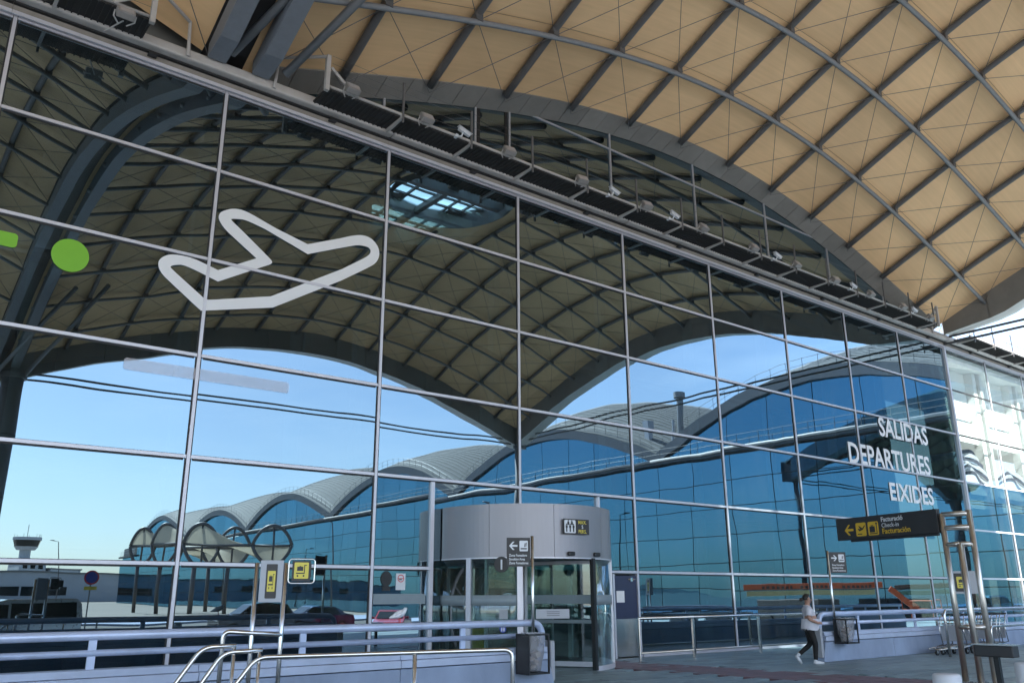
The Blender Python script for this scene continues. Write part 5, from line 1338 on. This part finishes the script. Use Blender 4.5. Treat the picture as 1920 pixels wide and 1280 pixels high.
# ================================================================== tensile shelters
SU = Vector((0.93, 0.37, 0))
def lens(c, w, h, r, bb, part):
    pts = []
    for k in range(17):
        u = -1+2*k/16; zz = (1-u*u)**0.8*h/2; p = Vector(c)+SU*(u*w/2); pts.append((p.x, p.y, p.z+part*zz))
    bb.tube(pts, r, 8)
def shelter(ca, wa, ha, cb, wb, hb, label):
    t = thing('tensile_shelter', label, 'shelter', (ca[0], ca[1], -0.5), 'tensile fabric shelters')
    for c, w, h in ((ca, wa, ha), (cb, wb, hb)):
        for part in (1, -1):
            bb = B(); lens(c, w, h, 0.20, bb, part); bb.build('ring_arc', 'shelter_steel', t, smooth=True)
        x_, y_, z_ = c
        bb = B(); bb.tube([(x_, y_, -0.5), (x_, y_, z_-h/2)], 0.24, 12); bb.build('column', 'shelter_steel', t, smooth=True)
        bb = B(); bb.tube([(x_, y_, z_-h/2), (x_, y_, z_+h/2)], 0.12, 8); bb.build('mast', 'shelter_steel', t, smooth=True)
        bb = B(); bb.box((x_-0.5, y_-0.3, z_-h/2-0.35), (x_+0.5, y_+0.3, z_-h/2-0.1)); bb.build('capital', 'shelter_steel', t)
        p, q_ = Vector(c)-SU*w/2, Vector(c)+SU*w/2; bb = B(); bb.tube([p, q_], 0.10, 8); bb.build('cross_tie', 'shelter_steel', t, smooth=True)
    for s in (-1, 1):
        bb = B(); bb.tube([Vector(ca)+SU*(s*wa/2), Vector(cb)+SU*(s*wb/2)], 0.15, 8); bb.build('edge_beam', 'shelter_steel', t, smooth=True)
    bb = B(); n, q = 16, 14
    for j in range(q+1):
        f = j/q; c = Vector(ca).lerp(Vector(cb), f); w = wa+(wb-wa)*f; h = ha+(hb-ha)*f; amp = (1-2*f)*(1-0.15*math.sin(PI*f))
        for k in range(n+1):
            u = -1+2*k/n; p = c+SU*(u*w/2*(1-0.05*math.sin(PI*f))); bb.v.append((p.x, p.y, p.z+amp*(1-u*u)**0.8*h/2*0.96))
    for j in range(q):
        for k in range(n): a = j*(n+1)+k; bb.f.append((a, a+1, a+n+2, a+n+1)); bb.m.append(0)
    bb.build('membrane', 'tensile', t, smooth=True)
shelter((31.5, -97.8, 7.6), 3.0, 4.3, (38.5, -93.0, 7.7), 3.3, 4.3, 'left small fabric shelter with eye-shaped ring mirrored near the tower')
shelter((32.9, -93.3, 7.6), 3.1, 4.95, (37.7, -84.2, 7.6), 3.95, 4.7, 'middle fabric shelter with slender eye-shaped ring and cream membrane')
shelter((33.3, -82.6, 7.63), 4.05, 5.0, (39.9, -77.9, 7.6), 4.4, 4.5, 'large right fabric shelter with cream saddle membrane and wide rings')

# ================================================================== vehicles on the forecourt road
def car(name, label, paint, loc, rot, kind='saloon'):
    t = thing(name, label, 'van' if kind == 'van' else 'car', (0, 0, 0))
    L_, W_, H_ = {'saloon': (4.5, 1.8, 1.46), 'suv': (4.5, 1.85, 1.66), 'van': (5.1, 1.95, 1.98)}[kind]
    if kind == 'van': prf = [(-2.5, 0.35), (-2.52, 1.0), (-2.45, 1.75), (-2.25, 1.95), (-1.0, 1.98), (0.5, 1.95), (1.0, 1.80), (1.75, 1.15), (2.35, 0.98), (2.52, 0.75), (2.5, 0.35)]
    elif kind == 'suv': prf = [(-2.2, 0.35), (-2.25, 0.9), (-2.1, 1.15), (-1.75, 1.58), (-0.6, 1.66), (0.3, 1.60), (1.0, 1.10), (2.0, 0.95), (2.22, 0.75), (2.22, 0.35)]
    else: prf = [(-2.2, 0.32), (-2.25, 0.80), (-2.15, 0.98), (-1.6, 1.05), (-0.95, 1.40), (0.0, 1.46), (0.45, 1.40), (1.15, 0.98), (2.0, 0.82), (2.24, 0.62), (2.22, 0.32)]
    belt = {'saloon': 0.92, 'suv': 1.02, 'van': 1.08}[kind]
    # smooth body shell: cross-section narrows above the belt line
    n = len(prf); bb = B()
    lv = [(-1, 0.0), (-0.96, 0.5), (-0.6, 0.9)]
    def half(z): return W_/2*(1.0 if z <= belt else 1.0-0.17*(z-belt)/(H_-belt))
    ys_ = (-1, -0.97, 0.97, 1)
    for x_, z_ in prf:
        hw = half(z_)
        for s in ys_: bb.v.append((x_, s*hw, z_ if abs(s) < 0.99 else max(0.30, z_-0.04)))
    m_ = 4
    for i in range(n-1):
        for k in range(m_-1): bb.f.append((i*m_+k, i*m_+k+1, (i+1)*m_+k+1, (i+1)*m_+k)); bb.m.append(0)
    for s, k in ((-1, 0), (1, m_-1)):
        # side: fan from a belt-level strip
        zl = 0.30
        for i in range(n-1):
            a, c = prf[i], prf[i+1]
            o_ = len(bb.v)
            bb.v += [(a[0], s*W_/2*0.985, zl), (c[0], s*W_/2*0.985, zl)]
            bb.v += [(a[0], s*W_/2, min(belt, a[1]-0.04)), (c[0], s*W_/2, min(belt, c[1]-0.04))]
            bb.f.append((o_, o_+1, o_+3, o_+2)); bb.m.append(0)
            bb.f.append((o_+2, o_+3, (i+1)*m_+k, i*m_+k)); bb.m.append(0)
    body = bb.build('body', paint, t, smooth=False)
    # windows
    def side_window(xa, xb, za, zb, sl0, sl1, s):
        y0, y1 = s*(half(za)+0.012), s*(half(zb)+0.012)
        b1 = B(); b1.add([(xa, y0, za), (xb, y0, za), (xb-sl1, y1, zb), (xa+sl0, y1, zb)], [(0, 1, 2, 3)]); b1.add([(xa, y0-s*0.02, za), (xb, y0-s*0.02, za), (xb-sl1, y1-s*0.02, zb), (xa+sl0, y1-s*0.02, zb)], [(0, 3, 2, 1)])
        b1.build('side_window', 'car_glass', t)
    for s in (-1, 1):
        if kind == 'van':
            side_window(-2.3, -0.95, 1.12, 1.80, 0.05, 0.0, s); side_window(-0.85, 0.35, 1.12, 1.80, 0.0, 0.0, s); side_window(0.45, 1.55, 1.12, 1.74, 0.0, 0.62, s)
        elif kind == 'suv':
            side_window(-1.9, -1.0, 1.06, 1.50, 0.28, 0.0, s); side_window(-0.92, 0.0, 1.06, 1.54, 0, 0, s); side_window(0.08, 0.95, 1.06, 1.52, 0, 0.55, s)
        else:
            side_window(-1.35, -0.15, 0.96, 1.34, 0.42, 0.0, s); side_window(-0.07, 1.02, 0.96, 1.36, 0.0, 0.55, s)
    fx = {'saloon': ((0.50, 1.37), (1.12, 1.0)), 'suv': ((0.36, 1.56), (0.97, 1.13)), 'van': ((1.05, 1.76), (1.72, 1.19))}[kind]
    rx = {'saloon': ((-0.99, 1.37), (-1.56, 1.08)), 'suv': ((-1.78, 1.54), (-2.08, 1.18)), 'van': ((-2.455, 1.72), (-2.525, 1.15))}[kind]
    for nm, ((xa, za), (xb, zb)), d in (('windscreen', fx, 0.03), ('rear_window', rx, -0.03)):
        w0, w1 = half(za)-0.12, half(zb)-0.10
        b1 = B(); b1.add([(xa+d, -w0, za+0.012), (xa+d, w0, za+0.012), (xb+d, w1, zb+0.012), (xb+d, -w1, zb+0.012), (xa, -w0, za-0.01), (xa, w0, za-0.01), (xb, w1, zb-0.01), (xb, -w1, zb-0.01)], [(0, 1, 2, 3), (7, 6, 5, 4)]); b1.build(nm, 'car_glass', t)
    for s in (-1, 1):
        zf = {'saloon': 0.66, 'suv': 0.80, 'van': 0.80}[kind]
        b1 = B(); b1.box((L_/2-0.16, s*W_/2*0.62-0.20, zf-0.08), (L_/2+0.02, s*W_/2*0.62+0.20, zf+0.07)); b1.build('headlight', 'head_clear', t, bevel=0.03)
        b1 = B(); b1.box((-L_/2-0.02, s*W_/2*0.72-0.13, zf), (-L_/2+0.14, s*W_/2*0.72+0.13, zf+0.28)); b1.build('tail_light', 'tail_red', t, bevel=0.02)
        b1 = B(); b1.box((fx[1][0]-0.25, s*(W_/2+0.10)-0.10, belt+0.04), (fx[1][0]-0.12, s*(W_/2+0.10)+0.10, belt+0.18)); b1.build('wing_mirror', paint, t, bevel=0.03)
        for x_ in (-L_/2+0.85, L_/2-0.90):
            b1 = B(); b1.tube([(x_, s*(W_/2-0.20), 0.33), (x_, s*(W_/2+0.012), 0.33)], 0.33, 20); w = b1.build('wheel', 'tyre', t)
            b1 = B(); b1.tube([(x_, s*(W_/2+0.0), 0.33), (x_, s*(W_/2+0.02), 0.33)], 0.21, 14); b1.build('rim', 'rim', w)
    b1 = B(); b1.box((L_/2-0.02, -0.55, 0.40), (L_/2+0.03, 0.55, 0.58)); b1.build('grille', 'dark_plastic', t)
    b1 = B(); b1.box((-L_/2+0.1, -W_/2+0.05, 0.18), (L_/2-0.1, W_/2-0.05, 0.34)); b1.build('underbody', 'dark_plastic', t)
    t.location = loc; t.rotation_euler = (0, 0, rot); BASES[t.name] = Vector((0, 0, 0))
    return t
car('parked_van', 'silver van mirrored at the lower left of the glass', 'car_silver', (7.15, -27.2, -0.5), math.radians(180), 'van')
car('parked_car', 'black car mirrored between the trolley sign and the shelters', 'car_dark', (19.7, -31.6, -0.5), math.radians(180), 'suv')
car('parked_car', 'red car mirrored nose-on left of the revolving door', 'car_red', (27.6, -29.8, -0.5), math.radians(128), 'saloon')
car('parked_car', 'dark blue car mirrored left of the red car', 'car_blue', (24.2, -33.0, -0.5), math.radians(180), 'saloon')

# ================================================================== boom lift
bl = thing('boom_lift', 'orange and cream boom lift mirrored low in the right-hand glass', 'boom lift', (46, -14, -0.5))
P0, P1 = Vector((46.4, -17.8, 1.9)), Vector((50.8, -10.9, 1.95))
dv = (P1-P0).normalized(); sd_ = Vector((-dv.y, dv.x, 0)).normalized()
def beam(a, c, w, h, m_, nm):
    d = (c-a).normalized(); s = Vector((-d.y, d.x, 0)).normalized(); u = d.cross(s); b1 = B(); vs_ = []
    for p in (a, c):
        for i, j in ((-1, -1), (1, -1), (1, 1), (-1, 1)): vs_.append(p+s*w/2*i+u*h/2*j)
    b1.add(vs_, [(0, 1, 2, 3), (4, 7, 6, 5), (0, 4, 5, 1), (1, 5, 6, 2), (2, 6, 7, 3), (3, 7, 4, 0)]); return b1.build(nm, m_, bl, bevel=0.02)
beam(P0+Vector((0, 0, 0.22)), P1+Vector((0, 0, 0.22)), 0.42, 0.34, 'boom_orange', 'upper_boom'); beam(P0+dv*0.2+Vector((0, 0, -0.18)), P1-dv*0.5+Vector((0, 0, -0.18)), 0.36, 0.30, 'boom_cream', 'lower_boom')
beam(P1+dv*0.4+Vector((0, 0, 0.0)), P1+dv*1.8+Vector((0, 0, -1.2)), 0.35, 0.35, 'boom_orange', 'jib')
for k in range(3): 
    q0 = P0+dv*(1.2+k*2.3)-sd_*(-0.215)+Vector((0, 0, 0.16)); 
    for j in range(7): beam(q0+dv*(0.26*j), q0+dv*(0.26*j+0.16), 0.012, 0.16, 'black', 'boom_mark')
ch = P0+dv*2.6+Vector((2.2, -0.8, 0)); b1 = B(); b1.box((ch.x-1.2, ch.y-2.2, 0.1), (ch.x+1.2, ch.y+2.2, 1.35)); b1.build('chassis', 'dark_plastic', bl, bevel=0.05)
for s in (-1, 1):
    for e in (-1, 1):
        b1 = B(); b1.tube([(ch.x+s*1.0, ch.y+e*1.6, 0.05), (ch.x+s*1.35, ch.y+e*1.6, 0.05)], 0.55, 18); b1.build('wheel', 'tyre', bl)
bk = P1+dv*2.0; b1 = B()
for z in (0.2, 0.75, 1.25):
    b1.tube([(bk.x-0.5, bk.y-0.9, z), (bk.x+0.5, bk.y-0.9, z), (bk.x+0.5, bk.y+0.9, z), (bk.x-0.5, bk.y+0.9, z)], 0.03, 6, closed=True)
for x_ in (-0.5, 0.5):
    for y_ in (-0.9, 0.9): b1.tube([(bk.x+x_, bk.y+y_, 0.1), (bk.x+x_, bk.y+y_, 1.25)], 0.03, 6)
b1.build('basket', 'boom_orange', bl)

# ================================================================== far things
ct = thing('control_tower', 'pale airport control tower mirrored at the far left edge', 'control tower', (64, -378, -0.5))
def ring_poly(cx_, cy_, r, n=16): return [(cx_+r*math.cos(2*PI*k/n), cy_+r*math.sin(2*PI*k/n)) for k in range(n)]
for nm, r0, r1, z0, z1, m_ in (('shaft', 2.2, 2.2, -0.5, 19.5, 'conc_building'), ('lower_deck', 4.2, 4.2, 13.2, 15.6, 'conc_building'), ('deck_band', 4.6, 4.6, 11.0, 11.6, 'conc_dark'), ('cab_base', 3.6, 4.6, 19.5, 21.0, 'conc_building'), ('cab_glass', 4.5, 5.2, 21.02, 23.6, 'car_glass'), ('cab_roof', 5.5, 5.4, 23.62, 24.8, 'conc_building')):
    n = 12; bb = B(); A, C = ring_poly(64.5, -378, r0, n), ring_poly(64.5, -378, r1, n)
    bb.add([(x, y, z0) for x, y in A]+[(x, y, z1) for x, y in C], [(k, (k+1) % n, n+(k+1) % n, n+k) for k in range(n)]+[tuple(range(n)), tuple(range(n, 2*n))]); bb.build(nm, m_, ct)
bb = B(); bb.tube([(64.5, -378, 24.8), (64.5, -378, 29.5)], 0.12, 6)
for k in range(8): bb.tube([(64.5+5*math.cos(k), -378+5*math.sin(k), 24.8), (64.5+5*math.cos(k), -378+5*math.sin(k), 26)], 0.06, 4)
bb.build('antenna', 'steel_grey', ct)
def block(name, label, x0, x1, y0, y1, z1, wins, roof=0.4):
    t = thing(name, label, 'building', ((x0+x1)/2, y0, -0.5))
    bb = B(); bb.box((x0, y0, -0.5), (x1, y1, z1)); bb.build('wall', 'conc_building', t)
    bb = B(); bb.box((x0-0.3, y0-0.3, z1+0.003), (x1+0.3, y1+0.3, z1+roof)); bb.build('parapet_cap', 'roof_metal', t)
    for wx0, wx1, wz0, wz1 in wins:
        bb = B(); bb.box((wx0, y1+0.003, wz0), (wx1, y1+0.12, wz1)); bb.build('window', 'car_glass', t)
block('hangar_building', 'long low pale building mirrored at the far left below the tower', 30, 66.0, -262, -240, 6.6, [(x, x+5.2, 1.2, 3.2) for x in (36.5, 42.2, 47.9)])
block('office_block', 'boxy pale block rising behind the low building at far left', 46, 53.0, -290, -272, 10.8, [(47.0+k*2.0, 48.2+k*2.0, 8.2, 9.4) for k in range(3)])
block('annex_block', 'darker flat block right of the boxy building at far left', 54, 62.5, -285, -270, 8.3, [(55+k*2.4, 56.6+k*2.4, 6.6, 7.6) for k in range(3)])
block('warehouse', 'wide warehouse at the far end of the forecourt', -60, 24, -300, -270, 6.0, [(-40+k*9, -36+k*9, 2, 4) for k in range(6)])
def lamp(x, y, h, rot, label):
    t = thing('street_lamp', label, 'street lamp', (x, y, -0.5), 'street lamps along the approach road')
    bb = B(); bb.tube([(x, y, -0.5), (x+0.3*math.cos(rot), y+0.3*math.sin(rot), h*0.6), (x+0.8*math.cos(rot), y+0.8*math.sin(rot), h-0.2), (x+2.0*math.cos(rot), y+2.0*math.sin(rot), h)], [0.10, 0.08, 0.06, 0.045], 8); bb.build('pole', 'steel_grey', t, smooth=True)
    bb = B(); bb.box((x+1.9*math.cos(rot)-0.3, y+1.9*math.sin(rot)-0.12, h-0.03), (x+1.9*math.cos(rot)+0.4, y+1.9*math.sin(rot)+0.12, h+0.08)); bb.build('lamp_head', 'steel_light', t, bevel=0.03)
    bb = B(); bb.tube([(x, y, -0.5), (x, y, -0.1)], 0.2, 10); bb.build('base', 'concrete', t)
lamp(44, -70, 10, PI, 'street lamp left of the wing between the shelters and the door'); lamp(50, -118, 10, PI, 'street lamp far along the wing near its end'); lamp(48.5, -46, 10, PI, 'street lamp nearest the revolving door in the reflection'); lamp(33, -150, 11, PI, 'street lamp beside the far low building')
# no-stopping sign
ns = thing('road_sign', 'round no-stopping sign on a pole mirrored right of the van', 'road sign', (11.1, -31.8, -0.5))
bb = B(); bb.tube([(11.1, -31.8, -0.5), (11.1, -31.8, 2.7)], 0.035, 8); bb.build('pole', 'steel_light', ns)
F = frame((11.1, -31.75, 2.45), (-1, 0, 0))
rdp = plate(disc(0, 0, 0.36), 0.02, F).build('disc', 'blue_ink', ns)
L, R = ribbon(disc(0, 0, 0.32, n=28), 0.07); k = len(L); bb = B(); bb.add([tuple(F @ Vector((p.x, p.y, 0.024))) for p in L]+[tuple(F @ Vector((p.x, p.y, 0.024))) for p in R], [(i, (i+1) % k, k+(i+1) % k, k+i) for i in range(k)]); bb.build('red_ring', 'red_ink', rdp)
plate([(-0.30, -0.62), (0.30, -0.62), (0.30, -0.44), (-0.30, -0.44)], 0.02, F).build('sub_plate', 'sign_yellow', ns)
